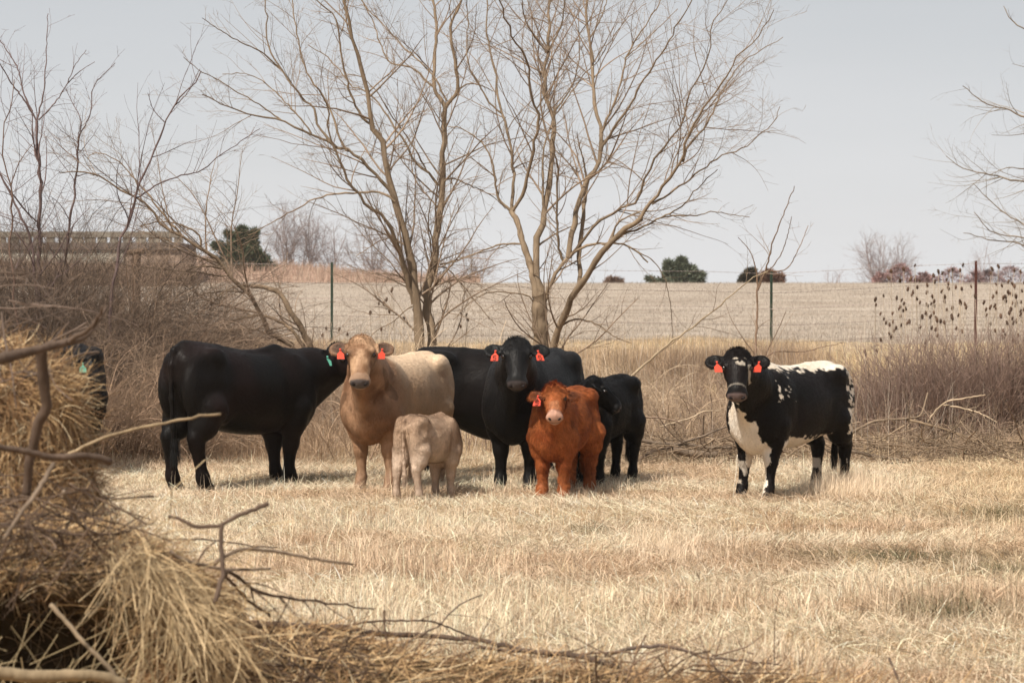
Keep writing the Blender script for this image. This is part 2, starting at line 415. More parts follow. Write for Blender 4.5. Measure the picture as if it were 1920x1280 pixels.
    for q in (1, -1):            # hollows: flank, behind the elbow, before the shoulder
        y = q * W_
        fd.ell((-0.30*L_, 0.36*y, 1.13), (0.15, 0.07, 0.10), k=0.08, sub=True)
        fd.ell((0.335*L_, 0.385*y, 0.86), (0.05, 0.07, 0.26), k=0.07, sub=True)
        fd.ell((-0.33*L_, 0.40*y, 0.82), (0.05, 0.09, 0.22), k=0.07, sub=True)
        fd.ell((-0.68*L_, 0.315*y, 1.10+rump), (0.09, 0.05, 0.10), k=0.06, sub=True)
    # spine ridge
    fd.chain([(-0.70*L_, 0, 1.30+rump), (-0.3*L_, 0, 1.285+rump*.4), (0.1*L_, 0, 1.262), (0.45*L_, 0, 1.31)], [0.035, 0.04, 0.035, 0.05], 0.06)
    # neck
    A0 = np.array([0.50*L_, 0, 1.055]); B0 = hd(0.13, -0.17)
    mid = (A0 + B0) / 2 + np.array([0.03, 0, -0.01]); nd = nrmz(B0 - A0)
    sdv = np.cross([0, 0, 1.0], nd); sdv = nrmz(sdv) if np.linalg.norm(sdv) > 1e-3 else Sv
    fd.cone(A0, mid, 0.265*neckr**0.5*depth, 0.205*neckr, 0.08, side=sdv, sc=0.85)
    fd.cone(mid, B0, 0.205*neckr, 0.13*hs, 0.08, side=sdv, sc=0.92)
    fd.cone(A0 + [0.22*L_, 0, -0.28], hd(0.20, -0.24), 0.18*neckr, 0.075*hs, 0.10, side=sdv, sc=0.7)   # throat and dewlap
    fd.ell((0.74*L_, 0, 0.74), (0.15, 0.15*W_, 0.20), k=0.09); fd.ell((0.64*L_, 0, 0.64), (0.17*L_, 0.12*W_, 0.185), k=0.10)                                            # brisket
    # head (units of a 0.53 m head)
    H = hs
    def he(c_, r_, k=0.04, sub=False): fd.ell(hd(*c_), np.array(r_) * H, HM, k, sub)
    he((0.12, -0.10, 0), (0.14, 0.115, 0.125)); he((0.18, -0.07, 0), (0.11, 0.075, 0.135), 0.03)
    he((0.045, -0.07, 0), (0.075, 0.07, 0.122), 0.04)
    fd.cone(hd(0.20, -0.085), hd(0.43, -0.085), 0.114*H, 0.083*H, 0.04, side=Sv, sc=1.02)
    he((0.478, -0.105, 0), (0.060, 0.075, 0.106), 0.025)
    fd.cone(hd(0.14, -0.185), hd(0.45, -0.165), 0.070*H, 0.047*H, 0.04)
    he((0.47, -0.175, 0), (0.045, 0.035, 0.062), 0.02)
    for q in (1, -1):
        he((0.17, -0.15, 0.075*q), (0.12, 0.085, 0.05), 0.04)
        he((0.185, -0.018, 0.112*q), (0.045, 0.022, 0.028), 0.02)
        he((0.215, -0.035, 0.132*q), (0.022, 0.022, 0.014), 0.012, True)      # eye socket
        he((0.532, -0.075, 0.052*q), (0.016, 0.016, 0.02), 0.008, True)        # nostril
        # ear: cupped leaf, tip slightly raised or level
        E = nrmz(Sv*q*0.98 + Fv*0.10 - Uv*0.05); Un = nrmz(Uv - (Uv @ E) * E); Fn = np.cross(E, Un); EM = np.stack([E, Un, Fn])
        ce = hd(0.098, -0.085, 0.130*q) + E*0.088*H
        fd.cone(hd(0.085, -0.09, 0.10*q), hd(0.098, -0.085, 0.165*q), 0.036*H, 0.04*H, 0.03)
        fd.ell(ce, np.array((0.094, 0.028, 0.082))*H, EM, 0.015)
        fd.ell(ce + Un*0.026*H + E*0.006*H, np.array((0.068, 0.019, 0.052))*H, EM, 0.008, True)
    fd.cone(hd(0.545, -0.142, -0.05), hd(0.545, -0.142, 0.05), 0.010*H, 0.010*H, 0.008, sub=True)      # mouth
    if tail:
        zt = 1.29 + rump*0.95
        tp_ = [(-0.74*L_, 0, zt-.03), (-0.81*L_, 0.0, zt-0.04), (-0.85*L_, tail_sway*.3, zt-0.18), (-0.845*L_, tail_sway*.7, 0.88), (-0.825*L_, tail_sway, 0.6), (-0.81*L_, tail_sway*1.1, 0.42)]
        fd.chain(tp_, [0.045, 0.036, 0.028, 0.022, 0.024, 0.03], 0.03)
        fd.cone(tp_[-1], np.array(tp_[-1]) + [0.0, 0.01, -0.17], 0.033, 0.008, 0.03)
    V, F = surface_nets(fd.D, fd.lo, fd.h)
    V = V[:, :]; V[:, 2] = np.maximum(V[:, 2], 0.004)
    HC = (V - PL) @ HM.T / hs
    coat_ = coat
    def coat(V, HC):
        C = coat_(V, HC)
        e = np.exp(-((np.hypot(HC[:, 0] - 0.212, HC[:, 1] + 0.035) / 0.034) ** 4)) * (np.abs(HC[:, 2]) > .07) * (np.abs(HC[:, 2]) < .17)
        m = np.exp(-((HC[:, 1] + 0.148) / 0.008) ** 2) * (HC[:, 0] > 0.48) * (HC[:, 0] < 0.6) * (np.abs(HC[:, 2]) < 0.075)
        ei = (np.abs(HC[:, 2]) > 0.17) & (np.hypot(np.abs(HC[:, 2]) - 0.245, (HC[:, 0] - 0.105)*1.2) < 0.065); C = C * (1 - 0.35*ei[:, None])
        return C * (1 - 0.72 * np.maximum(e, m))[:, None]
    C = coat(V, HC)
    bm = mesh_np('body', V, F, M_blackcoat if black else M_coat, root, C)
    # eyes
    for q in (1, -1):
        ev, ef = uv_ball(hd(0.212, -0.040, 0.121*q), 0.024*hs)
        mesh_np('eye', ev, ef, M_eye, root)
        nv_ = hd(0.527, -0.085, 0.05*q) + uv_ball((0, 0, 0), 1.0)[0] * (1.0) * 0.0
        nb, nf_ = uv_ball((0, 0, 0), 1.0); nv_ = hd(0.526, -0.088, 0.056*q) + (nb[:, :1]*Fv*0.014 + nb[:, 1:2]*Uv*0.016 + nb[:, 2:]*nrmz(Sv*q + Uv*0.5)*0.023) * hs
        mesh_np('nostril', nv_, nf_, M_nos, root)
    # coat hair: short strands lying along the body
    T = np.concatenate([F[:, [0, 1, 2]], F[:, [0, 2, 3]]])
    fn = np.cross(V[T[:, 1]] - V[T[:, 0]], V[T[:, 2]] - V[T[:, 0]]); ar = np.linalg.norm(fn, axis=1)
    hc = HC[T[:, 0]]
    nose = (hc[:, 0] > 0.43) & (hc[:, 0] < 0.6) & (np.abs(hc[:, 2]) < 0.12) & (np.abs(hc[:, 1] + 0.1) < 0.14)
    eyez = (np.hypot(hc[:, 0] - 0.21, hc[:, 1] + 0.048) < 0.03) & (np.abs(hc[:, 2]) < .17) & (np.abs(hc[:, 2]) > .08)
    wgt = ar * (~nose) * (~eyez); wgt = wgt / wgt.sum()
    ti = rng.choice(len(T), nfur, p=wgt)
    r1 = np.sqrt(rng.random(nfur))[:, None]; r2 = rng.random(nfur)[:, None]
    a, b, c3 = V[T[ti, 0]], V[T[ti, 1]], V[T[ti, 2]]
    pp = (1 - r1) * a + r1 * (1 - r2) * b + r1 * r2 * c3; nn = nrmz(fn[ti])
    h2 = (pp - PL) @ HM.T / hs
    onhead = np.exp(-np.maximum(0, (np.linalg.norm(h2 * [0.8, 1, 1] - [0.2, -0.1, 0], axis=1) - 0.22)) / 0.05)[:, None]
    flow = nrmz(np.array([-0.55, 0, -0.8])) * (1 - onhead) + Fv * onhead
    cu = np.stack([vn(pp, 16, 1), vn(pp, 16, 2), vn(pp, 16, 3)], -1) - 0.5
    flow = flow + cu * curl * 3 + rng.normal(size=pp.shape) * 0.25
    flow = nrmz(flow - (flow * nn).sum(1, keepdims=True) * nn)
    ln = fur / scale * rng.uniform(0.6, 1.4, (nfur, 1))
    poll_t = np.exp(-(np.linalg.norm((h2 - [0.02, 0.0, 0.0]) / [0.07, 0.07, 0.10], axis=1)) ** 2)[:, None]
    ln = ln * (1 + 2.2 * poll_t)
    d0 = nrmz(flow + nn * (0.30 + 0.8 * poll_t)); d1 = nrmz(flow + nn * 0.12)
    Pp = np.stack([pp - nn * 0.002, pp + d0 * ln * 0.55, pp + d0 * ln * 0.55 + d1 * ln * 0.45], 1)
    wd = np.stack([np.full(nfur, 1.0), np.full(nfur, 0.8), np.full(nfur, 0.12)], 1) * 0.0034 / scale * rng.uniform(0.7, 1.3, (nfur, 1))
    side = nrmz(np.cross(d0, nn))
    hv, hf = ribbons(Pp, wd, side)
    fl_ = (0.55, 1.45) if curl > 0.5 else (0.75, 1.22); cc = coat(pp, h2) * rng.uniform(*fl_, (nfur, 1))
    mesh_np('hair', hv, hf, M_hair, root, np.repeat(cc, 6, 0), True, np.repeat(nrmz(nn + rng.normal(size=nn.shape) * 0.2), 6, 0))
    if tail:
        tb = np.array(tp_[-1]); m = 240
        t = np.linspace(0, 1, 5)[None, :, None]
        jt = rng.normal(size=(m, 1, 3)) * [0.014, 0.014, 0.0]
        dn = nrmz(np.array([0, 0, -1.0]) + rng.normal(size=(m, 3)) * [0.07, 0.07, 0])[:, None, :]
        Pp = tb + [0, 0, 0.08] + jt + dn * t * (0.24 * rng.uniform(0.6, 1.2, (m, 1, 1)))
        tv, tf = tubes(Pp, np.full((m, 5), 0.0028) * (1 - 0.7 * np.linspace(0, 1, 5)), 3)
        mesh_np('tail_switch', tv, tf, M_hair, root, np.full((len(tv), 3), 0.02) if black else np.tile(coat(tb[None], (tb[None] - PL) @ HM.T / hs) * 0.8, (len(tv), 1)))
    # ear tags
    for q, m, digit in tags:
        E = nrmz(Sv*q*0.98 + Fv*0.10)
        cdir = np.array([-s_, -c, 0.0]); c0 = hd(0.098, -0.075, 0.135*q) + E*0.062*hs + cdir*tagf*hs + np.array([0, 0, -0.012])
        wx = nrmz(np.cross(cdir + Uv*(0.35 if tagf < 0.06 else 0.0) + E*0.2, np.array([0, 0, 1.0]))); upv = nrmz(np.array([0, 0, 1.0]) + E * rng.uniform(-0.3, 0.45) - cdir*0.12); nv = nrmz(np.cross(wx, upv))
        if nv @ cdir < 0: nv = -nv
        k = 0.84 / scale
        sh = np.array([[-0.012, 0.012], [-0.009, -0.02], [-0.026, -0.038], [-0.040, -0.050], [-0.043, -0.108], [0.043, -0.108], [0.040, -0.050], [0.026, -0.038], [0.009, -0.02], [0.012, 0.012]]) * k
        n_ = len(sh); fr = c0 + sh[:, :1]*wx + sh[:, 1:]*upv + nv*0.003*k; bk = fr - nv*0.006*k
        Vt = np.concatenate([fr, bk])
        me = bpy.data.meshes.new('ear_tag'); fc = [list(range(n_)), list(range(2*n_-1, n_-1, -1))] + [[i, n_+i, n_+(i+1) % n_, (i+1) % n_] for i in range(n_)]
        me.from_pydata([tuple(v) for v in Vt], [], fc); me.materials.append(m)
        to = bpy.data.objects.new('ear_tag', me); COL.objects.link(to); to.parent = root
        to['label'] = ('orange red' if m is M_tagred else 'teal green') + ' plastic ear tag'
        bv, bf = uv_ball(c0 + nv*0.006*k, 0.011*k); mesh_np('stud', bv, bf, m, to)
        if digit:
            pl = np.array([[0.017, -0.052], [-0.013, -0.052], [-0.015, -0.074], [0.002, -0.070], [0.016, -0.079], [0.013, -0.095], [-0.002, -0.100], [-0.016, -0.094]]) * k
            q3 = spl(np.concatenate([pl, np.zeros((len(pl), 1))], 1), 40)
            q3 = c0 + q3[:, :1]*wx*(1 if (wx @ np.array([c, -s_, 0])) > 0 else -1) + q3[:, 1:2]*upv + nv*0.0035*k
            # keep the digit readable from the front: +x of the sign must point to the viewer's right
            tv, tf = tubes(q3[None], np.full((1, 40), 0.0042*k), 6)
            mesh_np('number', tv, tf, M_ink, to)
    return root

def uv_ball(c, r, n=10, m=7, sc=(1, 1, 1)):
    u = np.arange(n) / n * 2*np.pi; v = np.linspace(0, np.pi, m)
    V = np.stack([np.sin(v)[:, None]*np.cos(u), np.sin(v)[:, None]*np.sin(u), np.repeat(np.cos(v)[:, None], n, 1)], -1).reshape(-1, 3) * r * np.array(sc) + np.asarray(c)
    F = [[i*n+j, (i+1)*n+j, (i+1)*n+(j+1) % n, i*n+(j+1) % n] for i in range(m-1) for j in range(n)]
    return V, np.array(F)

def lerp3(a, b, t): return np.array(a) * (1 - t[:, None]) + np.array(b) * t[:, None]
def muzzle_mask(HC, f0=0.455):
    return sst(f0, f0+0.03, HC[:, 0]) * (HC[:, 0] < 0.62) * (np.abs(HC[:, 2]) < 0.12) * (np.abs(HC[:, 1] + 0.1) < 0.16)
def nosepad(HC, f0=0.475): return sst(f0, f0+0.02, HC[:, 0] - 0.3*(HC[:, 1] + 0.10)**1) * (HC[:, 0] < 0.62) * (HC[:, 1] > -0.15) * (np.abs(HC[:, 2]) < 0.09)
def ear_in(HC): return (np.abs(HC[:, 2]) > 0.16) & (np.abs(HC[:, 2]) < 0.36) & (np.abs(HC[:, 0] - 0.11) < 0.12) & (np.abs(HC[:, 1] + .07) < 0.1)

def coat_black(base=(0.0028, 0.0025, 0.0023), brown=(0.006, 0.004, 0.0036), dust=0.0):
    def f(V, HC):
        n = vn(V, 3.0, 2); C = lerp3(base, brown, sst(0.3, 0.8, n) * (0.9 if dust < .5 else 0.5)); C = C * (1 + 0.7*sst(-0.2, -0.6, V[:, 0])*sst(0.5, 0.8, V[:, 2]))[:, None]  # rump lightened: its brownish sheen is put into the coat colour
        if dust: C = C + dust * 0.012 * (vn(V, 6, 4)[:, None]) * sst(0.6, 1.3, V[:, 2])[:, None]
        m = nosepad(HC); C = C * (1 - m[:, None]) + np.array([0.055, 0.045, 0.045]) * m[:, None]
        return C
    return f
def coat_tan(V, HC):
    up = sst(1.0, 1.34, V[:, 2]) * (1 - sst(0.42, 0.62, V[:, 0]))
    n = vn(V, 4.0, 1); n2 = vn(V, 14, 5)
    C = lerp3((0.22, 0.115, 0.062), (0.34, 0.20, 0.12), sst(0.2, 0.8, n)); C = C * (0.70 + 0.55 * n2[:, None])
    body = (1 - sst(0.35, 0.7, V[:, 0])); C = C * (1 - 0.55 * body[:, None]) + np.array([0.50, 0.34, 0.21]) * 0.55 * body[:, None]
    C = C * (1 - up[:, None]) + np.array([0.64, 0.47, 0.32]) * up[:, None]
    nk = np.exp(-(((V - [0.85, 0.20, 1.0]) / [0.22, 0.10, 0.2]) ** 2).sum(1)) + np.exp(-(((V - [0.75, -0.16, 1.05]) / [0.2, 0.12, 0.2]) ** 2).sum(1)) + 0.8*np.exp(-(((V - [0.85, 0.0, 1.0]) / [0.2, 0.05, 0.22]) ** 2).sum(1))
    nk = np.clip(nk, 0, 1) * sst(0.2, 0.5, vn(V, 9, 8)) * 0.9; C = C * (1 - nk[:, None]) + np.array([0.13, 0.06, 0.03]) * nk[:, None]
    # dirt patch on the hip
    for p_ in ((-0.45, 0.26, 1.12), (-0.66, 0.2, 0.98)):
        d = np.exp(-(((V - p_) / [0.10, 0.15, 0.08]) ** 2).sum(1)) * sst(0.35, 0.6, vn(V, 18, 9)); C = C * (1 - 0.6*d[:, None]) + np.array([0.22, 0.12, 0.07]) * 0.6 * d[:, None]
    hm = (HC[:, 0] > -0.1) & (HC[:, 0] < 0.6) & (np.abs(HC[:, 2]) < 0.16) & (HC[:, 1] > -0.25)
    face = lerp3((0.20, 0.105, 0.055), (0.42, 0.26, 0.155), sst(0.25, 0.75, vn(HC, 13, 3)))
    face = face * (1 - 0.35 * np.exp(-(np.linalg.norm((np.abs(HC) - [0.24, 0, 0.12]) / [0.05, 1, 0.05], axis=1)) ** 2))[:, None]
    C = np.where(hm[:, None], face, C)
    lt = (HC[:, 0] > 0.45) & (HC[:, 0] < 0.62) & hm; C = np.where(lt[:, None], np.array([0.27, 0.17, 0.11]), C)
    e = ear_in(HC); C = np.where(e[:, None], lerp3((0.10, 0.055, 0.035), (0.30, 0.17, 0.10), sst(0.24, 0.34, np.abs(HC[:, 2]) + np.abs(HC[:, 0]-.11)*.6)), C)
    m = nosepad(HC) ; C = C * (1 - m[:, None]) + np.array([0.085, 0.07, 0.068]) * m[:, None]
    lg = sst(0.45, 0.1, V[:, 2]); C = C * (1 - 0.45 * lg[:, None]) + np.array([0.16, 0.095, 0.06]) * 0.45 * lg[:, None]
    return C
def coat_greycalf(V, HC):
    n = vn(V, 5, 1); n2 = vn(V, 22, 3)
    C = lerp3((0.30, 0.195, 0.13), (0.48, 0.34, 0.24), sst(0.2, 0.8, n)) * (0.8 + 0.4 * n2[:, None])
    lo = sst(1.05, 0.65, V[:, 2]) * (0.5 + 0.5 * sst(0.0, -0.5, V[:, 0])); C = C * (1 - 0.6*lo[:, None]) + np.array([0.60, 0.47, 0.37]) * 0.6 * lo[:, None]
    und = np.exp(-(((V - [0, 0, 0.62]) / [0.35, 0.3, 0.09]) ** 2).sum(1)); C = C * (1 - 0.6*und[:, None]) + np.array([0.68, 0.57, 0.46]) * 0.6 * und[:, None]
    return C
def coat_red(V, HC):
    n = vn(V, 6, 1); n2 = vn(V, 24, 3)
    C = lerp3((0.235, 0.060, 0.019), (0.38, 0.115, 0.038), sst(0.2, 0.8, n)) * (0.75 + 0.5 * n2[:, None])
    e = ear_in(HC); C = np.where(e[:, None], lerp3((0.14, 0.045, 0.02), (0.36, 0.10, 0.03), sst(0.24, 0.34, np.abs(HC[:, 2]) + np.abs(HC[:, 0]-.11)*.6)), C)
    m = muzzle_mask(HC, 0.415); C = C * (1 - m[:, None]) + (np.array([0.40, 0.22, 0.155]) * (0.8 + 0.4*vn(HC, 30, 5))[:, None]) * m[:, None]
    lg = sst(0.45, 0.05, V[:, 2]); C = C * (1 - 0.3 * lg[:, None]) + np.array([0.22, 0.085, 0.035]) * 0.3 * lg[:, None]
    nl = (HC[:, 0] > .3) & (HC[:, 0] < .42) & (HC[:, 1] > -.06) & (np.abs(HC[:, 2]) < .05); C = np.where(nl[:, None], np.array([0.42, 0.17, 0.08]), C)
    return C
def coat_pied(V, HC):
    blk = lerp3((0.0036, 0.0033, 0.0033), (0.010, 0.0065, 0.006), vn(V, 4, 2)); wh = lerp3((0.64, 0.53, 0.41), (0.78, 0.71, 0.62), vn(V, 7, 6))
    w = np.zeros(len(V)); n = vn(V, 9, 11); nf = vn(V, 34, 12); nn_ = (n - 0.5) * 0.16 + (nf - 0.5) * 0.12
    x, y, z = V.T
    back = sst(0.02, 0.0, 1.31 - z + nn_*0.45 - 0.02 - 0.03*sst(-0.3, -0.7, x)); w = np.maximum(w, back * (x < 0.62) * (x > -0.86))
    chest = ((x > 0.62) & (z < 1.14 + nn_*1.4 - 1.5*np.abs(y + 0.02)*0.9 - 0.0) & (np.abs(y + 0.02) < 0.17 + nn_*.4)) | ((x > 0.42) & (z < 0.68 + nn_*.5) & (np.abs(y) < 0.14))
    w = np.maximum(w, chest)
    w = np.maximum(w, (z < 0.605 + nn_*0.5) & (x < 0.55) & (x > -0.45) & (np.abs(y) < 0.30) & (z > 0.5))
    rp_ = (x < -0.60 + nn_*0.9) & (z > 0.62) & (z < 1.25) & (nf + n*0.4 > 0.62 + 0.25*np.abs(z - 0.9)/0.35*0.3); w = np.maximum(w, rp_)
    sh = (x > 0.38) & (x < 0.70) & (z > 0.98) & (nf * 0.9 + n * 0.5 > 0.98); w = np.maximum(w, sh)
    hl = (x < -0.4) & (z < 0.5) & (y < 0.30) & (vn(V, 16, 17) > 0.52) & (x > -0.72); w = np.maximum(w, (hl & (z < 0.36)) * 0.75)
    fl = (x > 0.3) & (z < 0.42) & (y < 0) & (vn(V, 12, 19) > 0.68); w = np.maximum(w, fl * 0.6)
    band = (HC[:, 0] > 0.41) & (HC[:, 0] < 0.43) & (HC[:, 1] > -.14) & (np.abs(HC[:, 2]) < .13)
    head = (np.linalg.norm((HC - [0.2, -0.1, 0]) / [0.38, 0.2, 0.4], axis=1) < 1) ; w = np.where(head, 0, w)
    fk = head & (HC[:, 1] > -0.06) & (np.abs(HC[:, 2]) < 0.075) & (HC[:, 0] > 0.12) & (HC[:, 0] < 0.22) & (vn(HC, 40, 4) > 0.6); w = np.maximum(w, fk * 0.5)
    w = np.maximum(w, band * 0.22); ch = head & (np.abs(np.abs(HC[:, 2]) - 0.115) < 0.012) & (HC[:, 0] > 0.2) & (HC[:, 0] < 0.38) & (HC[:, 2] > 0); w = np.maximum(w, ch * 0.6)
    C = blk * (1 - w[:, None]) + wh * w[:, None]
    m = nosepad(HC); C = C * (1 - m[:, None]) + np.array([0.12, 0.085, 0.08]) * m[:, None]
    return C

RT, LT = -1, 1
M_nos = mat('nostril_dark', (0.012, 0.008, 0.008), rough=0.7, spec=0.2)
def build_cattle():
    # facing the camera the animal's own right side (-Sv) is on the viewer's left
    A = make_animal
    A('cow', 'black cow at far left mostly hidden by tall hay, one teal tagged ear showing', 'cow', 118, 28.2, -96, 1.0, (120, 656, 27.3), -92, 62, coat_black(), tags=((LT, M_tagteal, False),), nfur=25000)
    A('cow', 'black cow with its rump and hanging tail towards us, left of the tan cow', 'cow', 449, 26.6, 51, 1.04, (635, 640, 27.55), -34, 40, coat_black((0.0030, 0.0024, 0.0022), (0.0095, 0.0050, 0.0045)), tags=((RT, M_tagteal, False),),
      feet={'HL': (-0.03, 0.03), 'HR': (0.04, -0.02), 'FL': (0.0, -0.08), 'FR': (0.0, 0.02)}, rump=0.075, L_=1.06, wd=0.05, neckr=1.05, hs=1.08, tagf=0.10, legk=1.18, W_=0.95)
    A('cow', 'tan cow with pale back and two orange ear tags, behind the small pale calf', 'cow', 747, 26.55, -114, 0.99, (678, 627, 25.3), -91, 50, coat_tan, tags=((LT, M_tagred, False), (RT, M_tagred, False)),
      black=False, nfur=60000, W_=1.0, hs=1.02, feet={'FL': (0.02, 0.03), 'FR': (0, 0.0)})
    A('calf', 'small greyish tan calf seen from behind, standing in front of the tan cow', 'calf', 802, 25.0, 57, 0.60, (830, 815, 25.8), 150, 10, coat_greycalf, black=False, L_=0.78, W_=0.92, depth=0.92, legk=1.10, hs=1.0, fur=0.015, nfur=70000, tail=True, curl=0.25,
      feet={'HL': (-0.10, 0.03), 'HR': (0.0, -0.05), 'FR': (0.03, 0)}, neckr=0.9)
    A('cow', 'black cow broadside behind the tan cow, head hidden by the other black cow', 'cow', 925, 28.75, 6, 1.03, (1062, 742, 29.6), 80, 50, coat_black(), belly=0.14, L_=1.05, nfur=25000)
    A('cow', 'big black cow facing the camera with two red ear tags marked 5', 'cow', 1003, 26.55, -110, 1.02, (969, 630, 25.2), -90, 49, coat_black((0.0052, 0.0048, 0.005), (0.009, 0.0075, 0.0075), 0.8), tags=((LT, M_tagred, True), (RT, M_tagred, True)),
      W_=1.0, nfur=50000, hs=1.0, depth=1.02, legk=1.10, feet={'FL': (0, -0.02), 'FR': (-0.02, -0.02)})
    A('calf', 'fluffy red brown calf facing the camera with a red ear tag marked 5', 'calf', 1060, 25.55, -113, 0.765, (1040, 721, 24.95), -91, 38, coat_red, tags=((RT, M_tagred, True),), black=False, L_=0.74, W_=0.90, depth=1.0, legk=1.22, hs=1.03, fur=0.034, nfur=80000, curl=0.9,
      feet={'FR': (0.0, -0.02), 'FL': (0.0, 0.0)}, neckr=0.95)
    A('calf', 'black calf with its head turned to show its profile, behind the red brown calf', 'calf', 1136, 26.75, -120, 0.81, (1114, 707, 26.1), 2, 42, coat_black((0.0036, 0.0033, 0.0035), (0.007, 0.006, 0.006)), L_=0.76, W_=0.84, depth=0.94, legk=1.05, hs=0.94, fur=0.024, nfur=40000, curl=0.6, neckr=0.82,
      feet={'HL': (0.02, 0.0), 'HR': (0, 0)})
    A('cow', 'black and white heifer with a white chest and white back standing alone on the right', 'cow', 1484, 25.35, -130, 0.945, (1383, 651, 24.2), -96, 52, coat_pied, tags=((LT, M_tagred, False), (RT, M_tagred, False)),
      nfur=60000, W_=1.03, feet={'FR': (0.03, -0.06), 'FL': (0.10, 0), 'HR': (-0.05, 0), 'HL': (-0.1, 0)}, L_=0.98, hs=1.02)
build_cattle()
# ================================================================ TREES
BARK_A = (0.25, 0.185, 0.125)
def limb3(px, d, w0, w1, n=26, known=None, amp=0.5):
    """traced limb (photo pixels) placed in depth near what it grows from, wandering in depth along its length"""
    p = spl(px, n); w = np.linspace(0, 1, n) ** 0.8
    wd = w0 + (w1 - w0) * w
    y0 = d
    if known is not None and len(known):
        K = np.concatenate(known); j = np.argmin(((K[:, :2] - p[0]) ** 2).sum(1)); y0 = K[j, 2]
    ln = np.linalg.norm(p[-1] - p[0]) / FP * d
    y = y0 + np.linspace(0, 1, n) ** 1.2 * rng.choice([-1, 1]) * rng.uniform(0.25, 1.0) * amp * ln
    y = y + 0.03 * ln * np.sin(np.linspace(0, rng.uniform(4, 9), n) + rng.uniform(0, 6)) * np.linspace(0, 1, n)
    if known is not None: known.append(np.stack([p[:, 0], p[:, 1], y], 1))
    P = np.stack([(p[:, 0] - 960) / FP * y, y, EYE + (HOR - p[:, 1]) / FP * y], 1)
    # small natural kinks
    P[1:-1] += rng.normal(size=(n-2, 3)) * (ln * 0.0035)
    return P, wd / 2 / FP * d

def grow(P, Rd, dens, lf, ang=(25, 60), up=0.02, wander=0.16, npt=6, rmin=0.0012, rk=0.55, t0=0.12, maxn=None, lmax=9.0):
    """children growing along parent limbs P (M,n,3)"""
    M, n, _ = P.shape
    Ls = np.linalg.norm(np.diff(P, axis=1), axis=-1).sum(1)
    k = rng.poisson(Ls * dens); 
    pi = np.repeat(np.arange(M), k)
    if maxn and len(pi) > maxn: pi = rng.choice(pi, maxn, replace=False)
    m = len(pi); t = rng.uniform(t0, 0.98, m); f = t * (n - 1); i = np.minimum(f.astype(int), n - 2); u = (f - i)[:, None]
    p0 = P[pi, i] * (1 - u) + P[pi, i+1] * u; T = nrmz(P[pi, i+1] - P[pi, i]); r0 = Rd[pi, i] * (1 - u[:, 0]) + Rd[pi, i+1] * u[:, 0]
    a = np.radians(rng.uniform(ang[0], ang[1], m))[:, None]
    q = nrmz(np.cross(T, rng.normal(size=(m, 3))))
    d = nrmz(np.cos(a) * T + np.sin(a) * q)
    ln = np.minimum(Ls[pi] * rng.uniform(lf[0], lf[1], m) * (1.15 - 0.65 * t), lmax); st = (ln / (npt - 1))[:, None]
    out = [p0]; cur = nrmz(rng.normal(size=(m, 3)))
    for s_ in range(npt - 1):
        d = nrmz(d + cur * wander * 0.6 + rng.normal(size=(m, 3)) * wander * 0.5 + np.array([0, 0, up])); out.append(out[-1] + d * st)
    C = np.stack(out, 1); rr = np.maximum(np.minimum(r0 * rk, 0.0025 + 0.0085 * ln), rmin)
    Rn = rr[:, None] * (1 - 0.75 * np.linspace(0, 1, npt)[None]) ; Rn = np.maximum(Rn, rmin * 0.6)
    return C, Rn

def stackrs(Ls, n):
    """resample limbs to n points each"""
    P = []; Rr = []
    for p, r in Ls:
        u = np.linspace(0, len(p) - 1, n); i = np.minimum(u.astype(int), len(p) - 2); f = (u - i)[:, None]
        P.append(p[i] * (1 - f) + p[i+1] * f); Rr.append(r[i] * (1 - f[:, 0]) + r[i+1] * f[:, 0])
    return np.array(P), np.array(Rr)

def bark_col(P, k, base, var=0.25, moss=0.0):
    n = len(P); c = np.array(base) * (1 - var + 2 * var * rng.random((n, 1))) * np.array([1, 1, 1]) 
    return c

